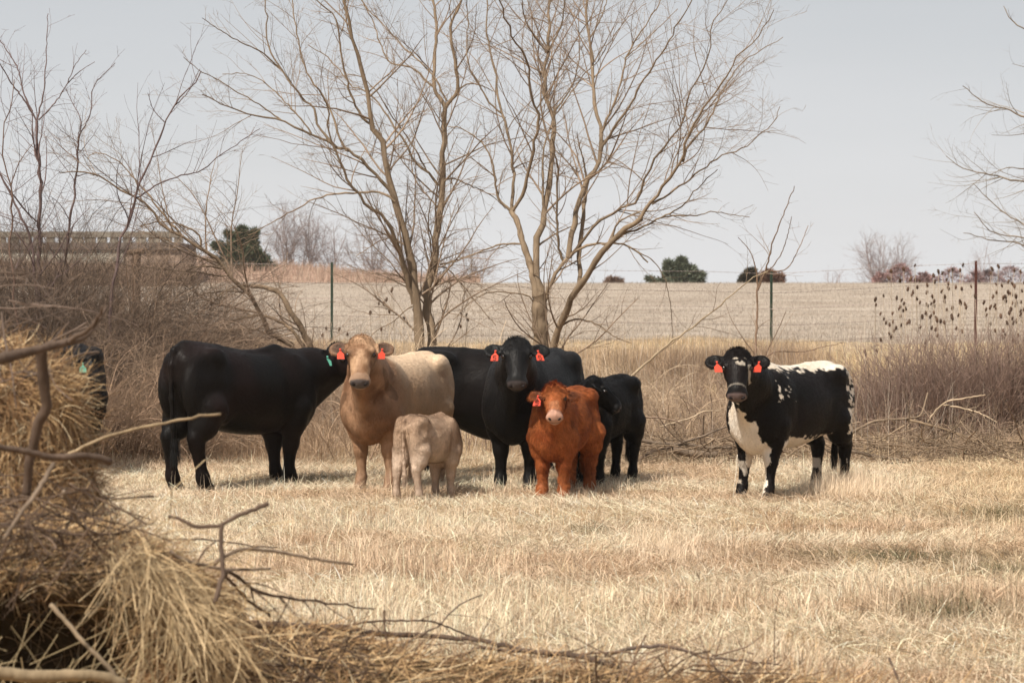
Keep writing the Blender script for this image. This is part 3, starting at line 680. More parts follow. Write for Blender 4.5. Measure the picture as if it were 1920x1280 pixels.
def traced_tree(name, label, cat, limbs, d, base_px, amp=0.5, dens=(5.0, 6.0, 6.0), lf=((0.25, 0.6), (0.3, 0.6), (0.3, 0.65)), bark=BARK_A, twig=(0.23, 0.165, 0.115), up=(0.03, 0.02, 0.01),
                group=None, caps=(900, 4200, 9000), rmin=0.0021, tmin=10, sides=8, branch_min=0.012):
    known = []; Ls = []
    for px, w0, w1 in limbs: Ls.append(limb3(px, d, w0*0.9, w1*0.85, known=known, amp=amp if len(Ls) else 0.02))
    bx, by = base_px; x0 = (bx - 960) / FP * d; z0 = gz(x0, d)
    root = empty(name, (x0, d, z0)); tag(root, label, cat, group)
    org = np.array([x0, d, z0])
    tr = Acc(); br = Acc()
    for (p, r), (px, w0, w1) in zip(Ls, limbs):
        k = sides if w0 > 6 else 5
        V, F = tubes(p - org, r * (1 + 0.10 * np.sin(np.arange(len(r)) * 1.7 + rng.uniform(0, 6))), k)
        c = np.tile(np.array(bark) * (rng.uniform(0.85, 1.15) if w0 < 11 else 1.0), (len(V), 1)) * (0.8 + 0.4 * vn(V, 9, 3))[:, None]
        (tr if w0 > tmin else br).add(V, F, c)
    if tr.n == 0: tr, br = br, tr
    tr.build('trunk', M_bark, root)
    if br.n: br.build('limbs', M_bark, root)
    P, Rr = stackrs(Ls, 16)
    cw = Acc()
    dens = [q * 0.92 for q in dens]; caps = [int(q * 0.85) for q in caps]
    l1, r1 = grow(P, Rr, dens[0], lf[0], up=up[0], npt=9, rmin=rmin * 1.3, maxn=caps[0], t0=0.15, wander=0.15, lmax=1.7, rk=0.5)
    l2, r2 = grow(l1, r1, dens[1], lf[1], up=up[1], npt=7, rmin=rmin, maxn=caps[1], wander=0.17, lmax=0.9)
    l3, r3 = grow(l2, r2, dens[2], lf[2], up=up[2], npt=5, rmin=rmin * 0.8, maxn=caps[2], wander=0.2, lmax=0.5)
    for l_, r_, k in ((l1, r1, 4), (l2, r2, 3), (l3, r3, 3)):
        V, F = tubes(l_ - org, r_, k); cw.add(V, F, np.array(twig) * rng.uniform(0.7, 1.35, (len(l_), 1)))
    cw.build('crown', M_twig, root)
    return root

TREE_A = [
 ([(800,770),(797,700),(790,647),(784,600),(778,536),(768,489),(756,428),(739,370),(731,325),(715,271),(698,233),(689,198),(683,152),(680,125),(666,93),(657,50),(645,0),(640,-60)], 26, 4.5),
 ([(806,770),(806,700),(808,629),(802,574),(803,536),(812,495),(820,431),(826,384),(831,320),(832,262),(835,201)], 24, 11),
 ([(835,203),(815,163),(815,117),(819,52),(812,0),(811,-60)], 9, 5),
 ([(835,203),(858,169),(855,128),(848,41),(864,6),(872,-50)], 9, 4.5),
 ([(776,570),(759,518),(745,457),(727,416),(715,402),(695,390),(669,358),(645,322),(634,292),(622,270),(617,225),(610,190),(596,165)], 11, 2.5),
 ([(749,405),(739,372),(721,346),(700,322),(680,303),(657,283),(628,274),(600,258),(584,251),(529,227),(485,219),(432,201),(380,178)], 9, 2),
 ([(630,275),(596,235),(585,198),(570,187),(543,152),(526,128),(502,82),(501,38),(498,-20)], 6, 2.5),
 ([(650,283),(642,268),(628,227),(610,187),(599,172),(572,125),(564,96),(555,44),(546,-10)], 5.5, 2.5),
 ([(526,130),(490,98),(447,77),(420,62),(380,35)], 4, 1.6),
 ([(529,227),(479,192),(438,169),(403,146),(380,136),(345,108)], 3.5, 1.5),
 ([(584,251),(570,230),(535,192),(491,152),(465,140),(418,140)], 4, 1.6),
 ([(698,235),(683,225),(660,181),(648,140),(637,82),(634,50),(625,29),(599,6),(575,-25)], 6, 2.5),
 ([(822,348),(803,324),(777,303),(762,271),(733,230),(715,201),(695,178),(657,160),(637,131),(602,99),(578,85)], 6.5, 2),
 ([(800,322),(785,290),(762,254),(730,210),(707,175),(692,155),(672,143),(628,146)], 4, 1.8),
 ([(838,190),(812,143),(771,102),(715,44),(677,0),(660,-30)], 4.5, 2.2),
 ([(815,165),(800,152),(771,128),(730,117),(715,85),(698,38),(675,-5)], 5, 2.2),
 ([(857,170),(879,158),(899,160),(925,172)], 4, 2),
 ([(741,378),(722,364),(701,361),(672,361),(628,364),(596,372),(555,393),(508,419),(491,428),(465,441)], 6, 1.8),
 ([(825,496),(861,486),(887,477),(934,466),(965,455)], 4, 1.8),
 ([(822,500),(832,501),(858,524),(882,553),(911,588),(930,610)], 3.5, 1.8),
 ([(780,572),(768,577),(736,603),(710,617),(685,640)], 3, 1.6),
 ([(806,520),(809,477),(803,422),(810,372),(820,337),(825,300)], 4, 2),
 ([(832,340),(847,335),(876,346),(905,358),(928,372),(948,392)], 4, 1.8),
 ([(745,455),(736,448),(712,452),(690,466),(668,480)], 3, 1.5),
 ([(800,545),(776,548),(765,530),(740,515),(705,512)], 3, 1.5),
]
TREE_B = [
 ([(1020,780),(1017,700),(1014,636),(1012,594),(1010,552)], 40, 33),
 ([(1007,575),(1002,527),(992,488),(979,449),(967,410),(958,396)], 18, 12),
 ([(958,396),(936,375),(928,330),(921,297),(905,271),(879,249),(860,240),(840,238)], 6.5, 2),
 ([(959,396),(962,352),(962,320),(954,258),(941,213),(933,171),(925,119),(915,71),(913,42),(911,-20)], 8, 3),
 ([(941,213),(921,197),(899,161),(879,123),(876,81),(878,32),(873,-20)], 4.5, 2),
 ([(960,397),(968,385),(983,359),(991,326),(1002,268),(1009,207),(992,174),(991,129),(981,100),(963,71),(947,32),(928,-15)], 8.5, 3),
 ([(1015,570),(1005,491),(1005,465),(1015,417),(1025,372),(1033,320),(1036,274),(1038,226),(1036,210),(1021,187),(1019,149),(1025,103),(1028,48),(1031,0),(1033,-50)], 17, 5),
 ([(1038,212),(1057,187),(1076,152),(1086,103),(1086,74),(1083,20)], 4.5, 2),
 ([(1025,99),(999,65),(983,32),(978,-15)], 4.5, 2.5),
 ([(1026,99),(1051,52),(1059,0),(1066,-40)], 4.5, 2.5),
 ([(1040,216),(1060,190),(1092,145),(1115,123),(1144,78),(1176,36),(1212,8)], 3.5, 1.5),
 ([(1022,400),(1018,375),(1018,336),(1025,258),(1034,239),(1040,200)], 6, 3),
 ([(1058,492),(1050,475),(1047,449),(1044,401),(1046,336),(1047,323),(1041,291),(1036,262)], 6, 4),
 ([(1018,590),(1022,560),(1034,530),(1044,510),(1067,481),(1099,462),(1128,456),(1151,456),(1170,459),(1193,472),(1215,492)], 10, 3),
 ([(1066,483),(1070,449),(1083,397),(1092,359),(1097,336),(1115,320),(1125,278),(1123,245),(1117,200),(1112,155),(1110,97),(1104,74),(1101,32),(1102,-40)], 13, 5),
 ([(1099,332),(1092,294),(1086,274),(1082,250)], 5, 2),
 ([(1124,290),(1151,239),(1170,216),(1183,194),(1196,165),(1222,129),(1247,90),(1267,55),(1300,-5)], 6.5, 2.2),
 ([(1124,256),(1144,213),(1155,181),(1167,139),(1176,103),(1202,58),(1231,16),(1245,-15)], 6, 2.2),
 ([(1175,108),(1215,71),(1247,42),(1270,18)], 3, 1.5),
 ([(1104,76),(1128,32),(1138,0),(1146,-30)], 4, 2),
 ([(1082,548),(1087,520),(1086,475),(1092,417),(1099,352),(1103,335)], 10, 8),
 ([(1020,770),(1030,690),(1042,630),(1060,588),(1083,540),(1099,517),(1118,485),(1141,459),(1167,436),(1193,417),(1202,410)], 19, 11),
 ([(1200,411),(1215,385),(1241,349),(1264,320),(1280,304),(1286,258),(1306,226),(1331,187),(1357,152),(1373,123),(1409,81),(1438,42),(1450,20)], 7.5, 1.6),
 ([(1222,383),(1280,346),(1312,320),(1357,291),(1393,278),(1425,252),(1457,220),(1462,200)], 5, 1.5),
 ([(1066,484),(1082,466),(1097,446),(1118,420),(1141,404),(1183,381),(1202,365),(1212,333),(1231,294),(1257,262),(1277,226),(1293,174),(1312,136),(1331,103),(1336,71),(1338,42),(1364,0)], 7, 1.8),
 ([(1167,438),(1202,427),(1241,407),(1277,388),(1299,362),(1325,336),(1345,318)], 5, 1.8),
 ([(1241,407),(1273,404),(1306,404),(1335,397),(1377,404),(1405,407)], 3.5, 1.4),
 ([(1147,450),(1157,420),(1183,404),(1202,397),(1222,396)], 5, 2.4),
 ([(1280,304),(1283,291),(1325,232),(1357,165),(1390,119),(1428,94),(1467,71)], 5.5, 1.4),
 ([(985,457),(973,457),(937,459),(899,473),(860,488),(825,500)], 5, 1.8),
 ([(1045,615),(1080,598),(1099,601),(1125,611),(1151,630),(1183,643)], 5, 2),
 ([(1004,575),(996,559),(957,549),(912,549),(879,569),(850,600)], 4, 1.6),
 ([(1193,470),(1225,490),(1245,520),(1255,560),(1262,640)], 2.6, 1.4),
]
TREE_C = [
 ([(592,720),(580,647),(563,613),(543,580),(527,553),(507,542),(480,537),(455,533)], 17, 9),
 ([(560,700),(547,655),(513,630),(500,607),(480,573),(453,537),(420,503),(400,480),(367,460),(333,443),(310,433),(282,392),(241,364),(206,340),(179,327),(148,323),(113,325)], 13, 2.2),
 ([(360,455),(337,437),(309,406),(282,371),(254,337),(213,296),(193,287),(168,292)], 6, 1.8),
 ([(580,680),(563,640),(540,613),(513,597),(477,592),(440,600),(413,620),(397,643),(380,672)], 9, 3.5),
 ([(560,690),(547,650),(500,627),(473,617),(450,617),(420,627),(392,648)], 6, 2.5),
 ([(462,534),(427,543),(400,567),(390,600),(382,640)], 4, 2),
 ([(417,503),(373,500),(347,510),(320,547),(300,590)], 4, 2),
 ([(377,462),(377,450),(333,420),(300,416),(262,424)], 5, 2.4),
]
SAP_1 = [
 ([(76,640),(75,560),(74,440),(77,337),(71,275),(70,227)], 9, 6),
 ([(70,227),(52,196),(24,158),(0,117),(-20,90)], 4.5, 2), ([(62,210),(45,172),(34,127),(14,96),(-6,64)], 4, 2),
 ([(70,227),(81,186),(88,113),(90,62),(92,27)], 4, 1.5), ([(73,226),(100,199),(127,158),(144,120),(163,95)], 3.5, 1.3), ([(127,158),(148,137),(179,117)], 2.5, 1.2), ([(71,300),(62,250),(62,215)], 4, 2.5)]
SAP_2 = [([(120,640),(124,560),(129,437),(141,357),(148,258)], 7, 4), ([(148,258),(172,206),(175,168),(217,119)], 3, 1.4), ([(148,258),(152,225),(135,190),(124,165)], 2.6, 1.3)]
SAP_3 = [([(205,640),(215,520),(234,430),(254,388),(263,344),(285,299),(309,230),(344,179),(378,134)], 9, 2.4), ([(309,230),(288,205),(278,175)], 2.4, 1.3), ([(330,198),(352,175),(376,130)], 2.4, 1.3),
 ([(254,372),(303,344),(340,330),(378,320),(416,289),(450,268),(488,242)], 4, 1.5)]
SAP_4 = [([(75,640),(66,520),(55,440),(34,395),(0,323),(-20,290)], 8, 3.5)]
SAP_5 = [([(40,650),(28,560),(22,470),(20,350),(5,280),(22,190),(28,150)], 6, 2), ([(20,350),(40,300),(62,270)], 3, 1.4)]
SAP_6 = [([(1414,720),(1417,655),(1420,585),(1419,511)], 6, 4), ([(1420,545),(1436,505),(1449,454),(1471,397),(1489,349)], 4.5, 1.8), ([(1432,520),(1462,480),(1480,427),(1484,406)], 3, 1.4),
 ([(1440,508),(1471,506),(1497,467),(1515,423)], 3, 1.4), ([(1419,511),(1406,471),(1384,445)], 3, 1.4), ([(1424,700),(1436,664),(1458,620),(1473,585)], 3, 1.4), ([(1426,690),(1441,666),(1506,659),(1580,642)], 3.5, 1.4)]
CANE = [([(1170,722),(1200,690),(1257,643),(1299,611),(1338,582),(1377,549),(1402,527),(1440,508)], 6, 2)]
TREE_E = [
 ([(2120,900),(2110,640),(2085,430),(2060,250),(2040,60),(2030,-80)], 40, 16),
 ([(2040,60),(1980,75),(1920,57),(1900,44),(1880,13)], 8, 1.6), ([(2050,180),(1985,235),(1920,219),(1887,206),(1852,197),(1804,162)], 8, 1.6),
 ([(2062,260),(1990,330),(1920,341),(1856,328),(1812,319),(1773,293)], 9, 1.6), ([(1990,330),(1917,317),(1887,315),(1856,328)], 4, 1.6),
 ([(2080,400),(1990,445),(1920,420),(1874,394),(1852,372),(1826,346)], 8, 1.5), ([(2082,410),(1990,470),(1920,446),(1856,433),(1826,398)], 7, 1.5),
 ([(2084,420),(1960,478),(1909,457),(1852,448),(1806,437)], 7, 1.5), ([(1990,475),(1950,490),(1915,460)], 3, 1.5)]

def build_trees():
    T = traced_tree
    T('bare_tree', 'bare tree with two slender trunks rising behind the tan cow', 'tree', TREE_A, 38.0, (802, 760), amp=0.55)
    T('bare_tree', 'bare spreading tree with many upright limbs behind the big black cow', 'tree', TREE_B, 37.5, (1018, 765), amp=0.55, dens=(5.5, 6, 6), caps=(1100, 5200, 11000))
    T('leaning_tree', 'bare tree bent over to the left above the rump of the black cow', 'tree', TREE_C, 34.5, (585, 715), amp=0.35, dens=(7, 7, 6), up=(-0.02, -0.02, 0.0), caps=(500, 2600, 4500), bark=(0.25, 0.18, 0.12))
    pur = (0.15, 0.105, 0.10)
    T('bare_sapling', 'thin dark sapling with a tall forked top at the left edge', 'tree', SAP_1, 33.0, (76, 700), amp=0.3, bark=pur, twig=pur, dens=(4, 4, 3), caps=(120, 400, 600), tmin=6)
    T('bare_sapling', 'thin sapling just right of the tallest forked one', 'tree', SAP_2, 33.6, (120, 700), amp=0.3, bark=pur, twig=pur, dens=(5, 4, 3), caps=(120, 400, 600), tmin=6)
    T('bare_sapling', 'purplish sapling leaning right with a long thin side branch', 'tree', SAP_3, 32.0, (205, 700), amp=0.3, bark=pur, twig=pur, dens=(5, 4, 3), caps=(120, 500, 700), tmin=6)
    T('bare_sapling', 'dark sapling leaning out over the left edge', 'tree', SAP_4, 32.4, (75, 700), amp=0.3, bark=pur, twig=pur, dens=(6, 5, 3), caps=(120, 500, 700), tmin=6)
    T('bare_sapling', 'crooked thin sapling nearest the left edge', 'tree', SAP_5, 31.5, (40, 700), amp=0.3, bark=(0.17, 0.11, 0.085), twig=pur, dens=(6, 5, 3), caps=(120, 500, 700), tmin=5)
    T('bare_sapling', 'young bare sapling beside the green steel post, right of the trees', 'tree', SAP_6, 40.0, (1414, 730), amp=0.3, bark=(0.24, 0.16, 0.11), dens=(3, 3, 2), caps=(60, 150, 150), tmin=5)
    T('leaning_cane', 'long bare cane slanting up to the right beside the big tree', 'branch', CANE, 36.0, (1170, 745), amp=0.2, bark=(0.42, 0.33, 0.22), dens=(3, 3, 2), caps=(14, 30, 40), tmin=5)
    T('bare_tree', 'tree at the right edge reaching bare branches into the picture', 'tree', TREE_E, 46.0, (2120, 900), amp=0.3, bark=(0.26, 0.22, 0.18), twig=(0.25, 0.22, 0.19), dens=(4, 5, 4), caps=(300, 900, 1500))
build_trees()

# ---------------------------------------------------------------- far trees and evergreens
def far_bare(name, label, px, d, h, w, col, n0=7, dens=(3, 3), caps=(200, 900), rm=0.012, sink=0.0):
    x = (px - 960) / FP * d; z = gz(x, d) - sink
    root = empty(name, (x, d, z)); tag(root, label, 'tree' if 'tree' in name else 'bush')
    Ls = []
    for i in range(n0):
        a = rng.uniform(0, 2*np.pi); sp = rng.uniform(0.1, 1.0) * w / 2; hh = h * rng.uniform(0.75, 1.0) * (1 - 0.25 * (sp / (w / 2)) ** 2)
        pts = np.array([[0, 0, 0], [math.cos(a)*sp*.25, math.sin(a)*sp*.25, hh*.35], [math.cos(a)*sp*.7, math.sin(a)*sp*.7, hh*.7], [math.cos(a)*sp, math.sin(a)*sp, hh]])
        pts[1:] += rng.normal(size=(3, 3)) * h * 0.03
        Ls.append((spl(pts, 12), np.linspace(rm*3.2, rm, 12)))
    A = Acc()
    for p, r in Ls:
        V, F = tubes(p, r, 5); A.add(V, F, np.array(col))
    A.build('trunk', M_twig, root)
    P, Rr = stackrs(Ls, 12); B = Acc()
    dens = [q * 0.92 for q in dens]; caps = [int(q * 0.85) for q in caps]
    l1, r1 = grow(P, Rr, dens[0], (0.3, 0.55), npt=6, rmin=rm*.8, maxn=caps[0], t0=0.2, up=0.05); l2, r2 = grow(l1, r1, dens[1], (0.35, 0.7), npt=5, rmin=rm*.6, maxn=caps[1])
    for l_, r_ in ((l1, r1), (l2, r2)):
        V, F = tubes(l_, r_, 3); B.add(V, F, np.array(col) * rng.uniform(0.8, 1.25, (len(l_), 1)))
    B.build('crown', M_twig, root)

def cedar(name, label, px, d, w, h, tips, col=(0.028, 0.042, 0.020), n=26000, sink=0.15):
    x = (px - 960) / FP * d; z = gz(x, d) - sink
    root = empty(name, (x, d, z)); tag(root, label, 'tree')
    tr = Acc()
    for tx, th_, tw in tips:
        V, F = tubes(spl([(0, 0, 0), (tx*w*.3, 0, h*th_*.3), (tx*w*.5, 0.0, h*th_*0.95)], 10), np.linspace(0.09, 0.01, 10), 6); tr.add(V, F, (0.10, 0.07, 0.05))
    tr.build('trunk', M_bark, root)
    # sprays: points in several irregular cones
    pp = []; dd = []
    m = n // len(tips)
    for tx, th_, tw in tips:
        t = rng.random(m) ** 0.95; rad = tw * w / 2 * (np.minimum(1, t*3.5 + 0.45) * (1 - t) ** 0.62 * 1.05 + 0.03)
        a = rng.uniform(0, 2*np.pi, m); lum = 0.62 + 0.75 * vn(np.stack([np.cos(a)*1.6, np.sin(a)*1.6, t * h * 2.2], 1), 1.1, tx * 3 + 5)
        q = rng.random(m) ** 0.4 * rad * lum
        p = np.stack([tx*w*.5*t**0.5 + q*np.cos(a), q*np.sin(a), t*h*th_], 1); pp.append(p); dd.append(nrmz(np.stack([np.cos(a), np.sin(a), np.full(m, 0.7)], 1)))
    p = np.concatenate(pp); dd = np.concatenate(dd)
    keep = vn(p, 2.6, 9) + 0.25*rng.random(len(p)) > 0.56; p = p[keep]; dd = dd[keep]; p[:, 2] = np.maximum(p[:, 2], 0.05)
    k = len(p); L_ = rng.uniform(0.10, 0.34, (k, 1)); d_ = nrmz(dd + rng.normal(size=(k, 3)) * 0.45); sd_ = nrmz(np.cross(d_, rng.normal(size=(k, 3))))
    Pp = np.stack([p, p + d_*L_*.5, p + d_*L_], 1); V, F = ribbons(Pp, np.array([0.03, 0.05, 0.008])[None] * rng.uniform(0.6, 1.3, (k, 1)), sd_)
    c = np.array(col) * rng.uniform(0.6, 1.7, (k, 1)) * (0.7 + 0.7*vn(p, 2.5, 4))[:, None]
    mesh_np('crown', V, F, M_leaf, root, np.repeat(c, 6, 0), False)

M_earth = mat('earth', (0.34, 0.25, 0.19), rough=0.95, var=(0.24, 0.17, 0.13), vscale=1.2, bump=0.8, bscale=3)
def build_far():
    cedar('cedar_tree', 'dark green cedar on the grassy bank, left of the trees', 455, 126, 2.9, 2.05, [(0, 1, 0.5), (-0.45, 0.9, 0.5), (0.4, 0.93, 0.5), (-0.85, 0.62, 0.4), (0.85, 0.7, 0.4), (0.1, 0.6, 0.95)], n=30000, col=(0.065, 0.078, 0.045))
    cedar('cedar_tree', 'many pointed green cedar on the skyline right of the big tree', 1272, 126, 2.7, 1.35, [(0.1, 1, 0.35), (-0.35, 0.88, 0.35), (0.45, 0.7, 0.4), (0.75, 0.62, 0.4), (-0.7, 0.42, 0.4), (-1.0, 0.33, 0.35), (0.2, 0.6, 0.9)], col=(0.10, 0.115, 0.08), n=24000)
    cedar('cedar_tree', 'small dark cedar on the skyline left of the green post', 1408, 126, 1.1, 0.8, [(0, 1, 0.7), (-0.5, 0.6, 0.6)], col=(0.05, 0.045, 0.03), n=8000)
    cedar('brown_bush', 'rusty brown bush on the skyline behind the green steel post', 1443, 127, 1.4, 0.70, [(0, 1, 0.9), (0.6, 0.8, 0.6)], col=(0.15, 0.085, 0.06), n=9000)
    cedar('brown_bush', 'low brown bush on the skyline right of the big tree trunk', 1150, 127, 1.0, 0.38, [(0, 1, 0.9), (0.6, 0.8, 0.6)], col=(0.15, 0.10, 0.075), n=5000)
    g = (0.27, 0.225, 0.215)
    for i, (px, h, w, lab) in enumerate([(540, 4.2, 2.2, 'pale bare tree on the bank beside the left cedar'), (578, 4.0, 2.0, 'slim pale bare tree on the bank, second from the left cedar'), (625, 3.2, 2.6, 'low pale bare tree behind the left green post'),
                                         (700, 3.6, 3.0, 'pale bare tree seen behind the limbs of the left tree'), (880, 3.0, 3.0, 'pale bare tree in the gap between the two main trees'), (770, 3.4, 2.6, 'pale bare tree on the skyline behind the twin trunks')]):
        far_bare('far_tree', lab, px, 160, h + 1.0, w * 1.3, g, n0=8, sink=0.7, caps=(300, 1500), rm=0.014, dens=(4, 4))
    far_bare('far_tree', 'wide grey bare tree on the skyline left of the rusty post', 1650, 175, 5.2, 6.0, (0.27, 0.22, 0.21), n0=12, caps=(400, 1800), sink=1.3, dens=(4, 4))
    far_bare('far_tree', 'small grey bare tree on the skyline between the two right posts', 1568, 175, 3.2, 2.6, (0.30, 0.26, 0.26), n0=7, sink=1.2, caps=(200, 700))
    far_bare('far_tree', 'faint grey tree on the skyline just right of the rusty post', 1850, 180, 4.6, 4.2, (0.32, 0.28, 0.28), n0=8, sink=1.4, caps=(200, 800))
    cedar('far_bush', 'reddish brown bush on the skyline beside the wide grey tree', 1688, 172, 4.2, 2.6, [(0, 1, 0.9), (-0.6, 0.8, 0.6), (0.7, 0.8, 0.6)], col=(0.24, 0.15, 0.14), n=12000, sink=0.9)
    cedar('far_bush', 'pinkish bush on the skyline left of the rusty post', 1785, 174, 4.4, 2.5, [(0, 1, 0.9), (-0.6, 0.8, 0.6), (0.7, 0.9, 0.6)], col=(0.25, 0.18, 0.18), n=10000, sink=1.0)
    cedar('far_bush', 'pinkish bush on the skyline at the right edge', 1895, 174, 5.0, 2.6, [(0, 1, 0.9), (-0.6, 0.9, 0.6), (0.7, 0.8, 0.6)], col=(0.23, 0.17, 0.17), n=10000, sink=1.0)
    # road bridge beyond the pasture on the left
    d = 117.0
    def box(x0, x1, y0, y1, z0, z1):
        V = np.array([[x, y, z] for x in (x0, x1) for y in (y0, y1) for z in (z0, z1)], float)
        F = np.array([[0, 1, 3, 2], [4, 6, 7, 5], [0, 4, 5, 1], [2, 3, 7, 6], [0, 2, 6, 4], [1, 5, 7, 3]]); return V, F
    zr = lambda py: EYE + (HOR - py) / FP * d
    xr = lambda px: (px - 960) / FP * d
    root = empty('road_bridge', (xr(0), d, gz(xr(0), d))); o = np.array(root.location); tag(root, 'low concrete road bridge with open railing, seen through the brush at far left', 'bridge')
    def bx(nm, m, *b_):
        V, F = box(*b_); V = V - o; mesh_np(nm, V, F, m, root, smooth=False)
    bx('deck', M_deck, xr(-260), xr(338), d, d+6, zr(468), zr(455))
    bx('abutment', M_conc, xr(-260), xr(232), d+0.12, d+5.8, zr(493), zr(468)-0.002)
    bx('embankment', M_earth, xr(-262), xr(340), d+0.16, d+5.7, zr(560), zr(468)-0.004)
    bx('handrail', M_rail, xr(-260), xr(338), d+0.05, d+0.35, zr(445), zr(434))
    for px in range(-250, 338, 24): bx('baluster', M_rail, xr(px), xr(px+18 + 3*math.sin(px)), d+0.09, d+0.31, zr(455)+0.002, zr(445)-0.002)
build_far()

# ---------------------------------------------------------------- fence
def build_fence():
    d = 50.0; base_lab = [(622, 50, 492, M_steel_g, 'dark green steel post left of the twin trunk tree'), (1446, 49, 508, M_steel_g, 'green steel post behind the black and white heifer'), (1829, 47.5, 489, M_steel_r, 'rusty brown steel post among the seed heads on the right'),
                          (2170, 47, 489, M_steel_r, None), (-120, 52, 480, M_steel_g, None)]
    tops = []
    for px, dd, py, m, lab in base_lab:
        p = P3(px, py, dd); z = gz(p[0], dd); tops.append((p[0], dd, p[2]))
        if lab is None: continue
        h = p[2] - z + 0.3
        root = empty('fence_post', (p[0], dd, z)); tag(root, lab, 'fence post', 'steel fence posts')
        A = Acc()
        prof = np.array([[-.021, .0], [.021, .0], [.021, .006], [.003, .006], [.003, .032], [-.003, .032], [-.003, .006], [-.021, .006]]) * 1.15
        V = np.concatenate([np.c_[prof, np.full(8, -0.3)], np.c_[prof, np.full(8, h-0.3)]]); lean = rng.normal() * 0.012
        V[8:, 0] += lean
        F = np.array([[i, (i+1) % 8, 8 + (i+1) % 8, 8+i] for i in range(8)] + [[8, 9, 10, 15], [15, 10, 11, 14], [14, 11, 12, 13]])
        A.add(V, F)
        for k in range(22):
            zz = 0.1 + k * (h - 0.45) / 22; b = np.array([[x, y, z_] for x in (-.008, .008) for y in (-.008, .0005) for z_ in (zz, zz+0.018)])
            A.add(b, np.array([[0, 1, 3, 2], [4, 6, 7, 5], [0, 4, 5, 1], [2, 3, 7, 6], [0, 2, 6, 4], [1, 5, 7, 3]]))
        A.build('post', m, root, smooth=False)
    # wooden corner post
    p = P3(255, 468, 48); z = gz(p[0], 48); root = empty('wooden_post', (p[0], 48, z)); tag(root, 'thick weathered wooden fence post standing in the brush on the left', 'fence post')
    V, F = tubes(np.array([[0, 0, -0.2], [0.01, 0, 0.5], [0.0, 0, 1.0], [0.015, 0, p[2]-z-0.01], [0.015, 0, p[2]-z]]), np.array([0.085, 0.08, 0.078, 0.082, 0.01]), 10)
    mesh_np('post', V, F, M_bark, root, np.tile((0.13, 0.085, 0.06), (len(V), 1)))
    V, F = tubes(np.array([[-0.16, -0.05, p[2]-z-0.06], [0.16, -0.05, p[2]-z-0.02]]), np.array([0.05, 0.05]), 8)
    mesh_np('cross_piece', V, F, M_bark, root, np.tile((0.15, 0.10, 0.07), (len(V), 1)))
    pts = sorted(tops); XS = [t[0] for t in pts]; YS = [t[1] for t in pts]; ZS = [t[2] for t in pts]
    xs = np.linspace(XS[0], XS[-1], 140)
    for k, off in enumerate((0.03, 0.39, 0.68, 0.99, 1.30)):
        zz = np.interp(xs, XS, ZS) - off; yy = np.interp(xs, XS, YS)
        seg = np.searchsorted(XS, xs, 'right'); zz = zz - 0.02 * np.abs(np.sin(xs * 0.9))
        P = np.stack([xs, yy, zz], 1); A = Acc(); V, F = tubes(P, np.full(len(xs), 0.0032), 4); A.add(V, F)
        bb = np.arange(xs[0], xs[-1], 0.13); c = np.stack([bb, np.interp(bb, xs, yy), np.interp(bb, xs, zz)], 1)
        for dv in ((0.006, 0, 0.014), (-0.006, 0.01, 0.010)):
            Pp = np.stack([c - dv, c + dv], 1); V, F = tubes(Pp, np.full((len(c), 2), 0.0018), 3); A.add(V, F)
        o = A.build('barbed_wire', M_wire, smooth=False); tag(o, ['topmost', 'second from top', 'middle', 'second from bottom', 'lowest'][k] + ' barbed wire strand strung between the steel posts', 'wire', 'barbed wire strands')
build_fence()
# ================================================================ BRUSH
def canes(n, w, h, spread=0.6, arch=0.10, npt=10, wander=0.10, hvar=0.4, sq=1.0):
    a = rng.uniform(0, 2*np.pi, n); q = np.sqrt(rng.random(n)) * w / 2 * 0.75
    p = np.stack([q*np.cos(a), q*np.sin(a)*sq, np.full(n, -0.05)], 1); out = [p]
    d = nrmz(np.stack([np.cos(a)*spread*rng.random(n), np.sin(a)*spread*rng.random(n)*sq, np.ones(n)], 1) + rng.normal(size=(n, 3)) * 0.18)
    ln = h * rng.uniform(1 - hvar, 1.15, n) * 1.15; st = (ln / (npt - 1))[:, None]; cur = rng.normal(size=(n, 3)) * wander
    for k in range(npt - 1):
        d = nrmz(d + cur * 0.5 + rng.normal(size=(n, 3)) * wander * 0.6 + np.array([0, 0, -arch * (k / npt) * 2])); out.append(out[-1] + d * st)
    return np.stack(out, 1)

def bush(name, label, px, d, w, h, n, col, arch=0.08, spread=0.7, r=0.0062, dens=(7, 5), caps=(1200, 3000), cat='bush', group=None, sq=0.8, hvar=0.4, up=0.02, wander=0.12):
    x = (px - 960) / FP * d; z = gz(x, d); root = empty(name, (x, d, z)); tag(root, label, cat, group)
    n = int(n*1.2)
    P = canes(n, w, h, spread, arch, hvar=hvar, sq=sq, wander=wander); Rr = np.linspace(1, 0.35, 10)[None] * r * rng.uniform(0.6, 1.5, (n, 1))
    A = Acc(); V, F = tubes(P, Rr, 4); A.add(V, F, np.array(col) * rng.uniform(0.7, 1.4, (n, 1))); A.build('stems', M_twig, root)
    B = Acc(); l1, r1 = grow(P, Rr, dens[0], (0.2, 0.5), npt=6, rmin=0.0018, maxn=caps[0], up=up, wander=0.2); l2, r2 = grow(l1, r1, dens[1], (0.3, 0.7), npt=5, rmin=0.0015, maxn=caps[1], up=up, wander=0.22)
    for l_, r_ in ((l1, r1), (l2, r2)):
        V, F = tubes(l_, r_, 3); B.add(V, F, np.array(col) * rng.uniform(0.65, 1.5, (len(l_), 1)))
    B.build('twigs', M_twig, root)
    return root

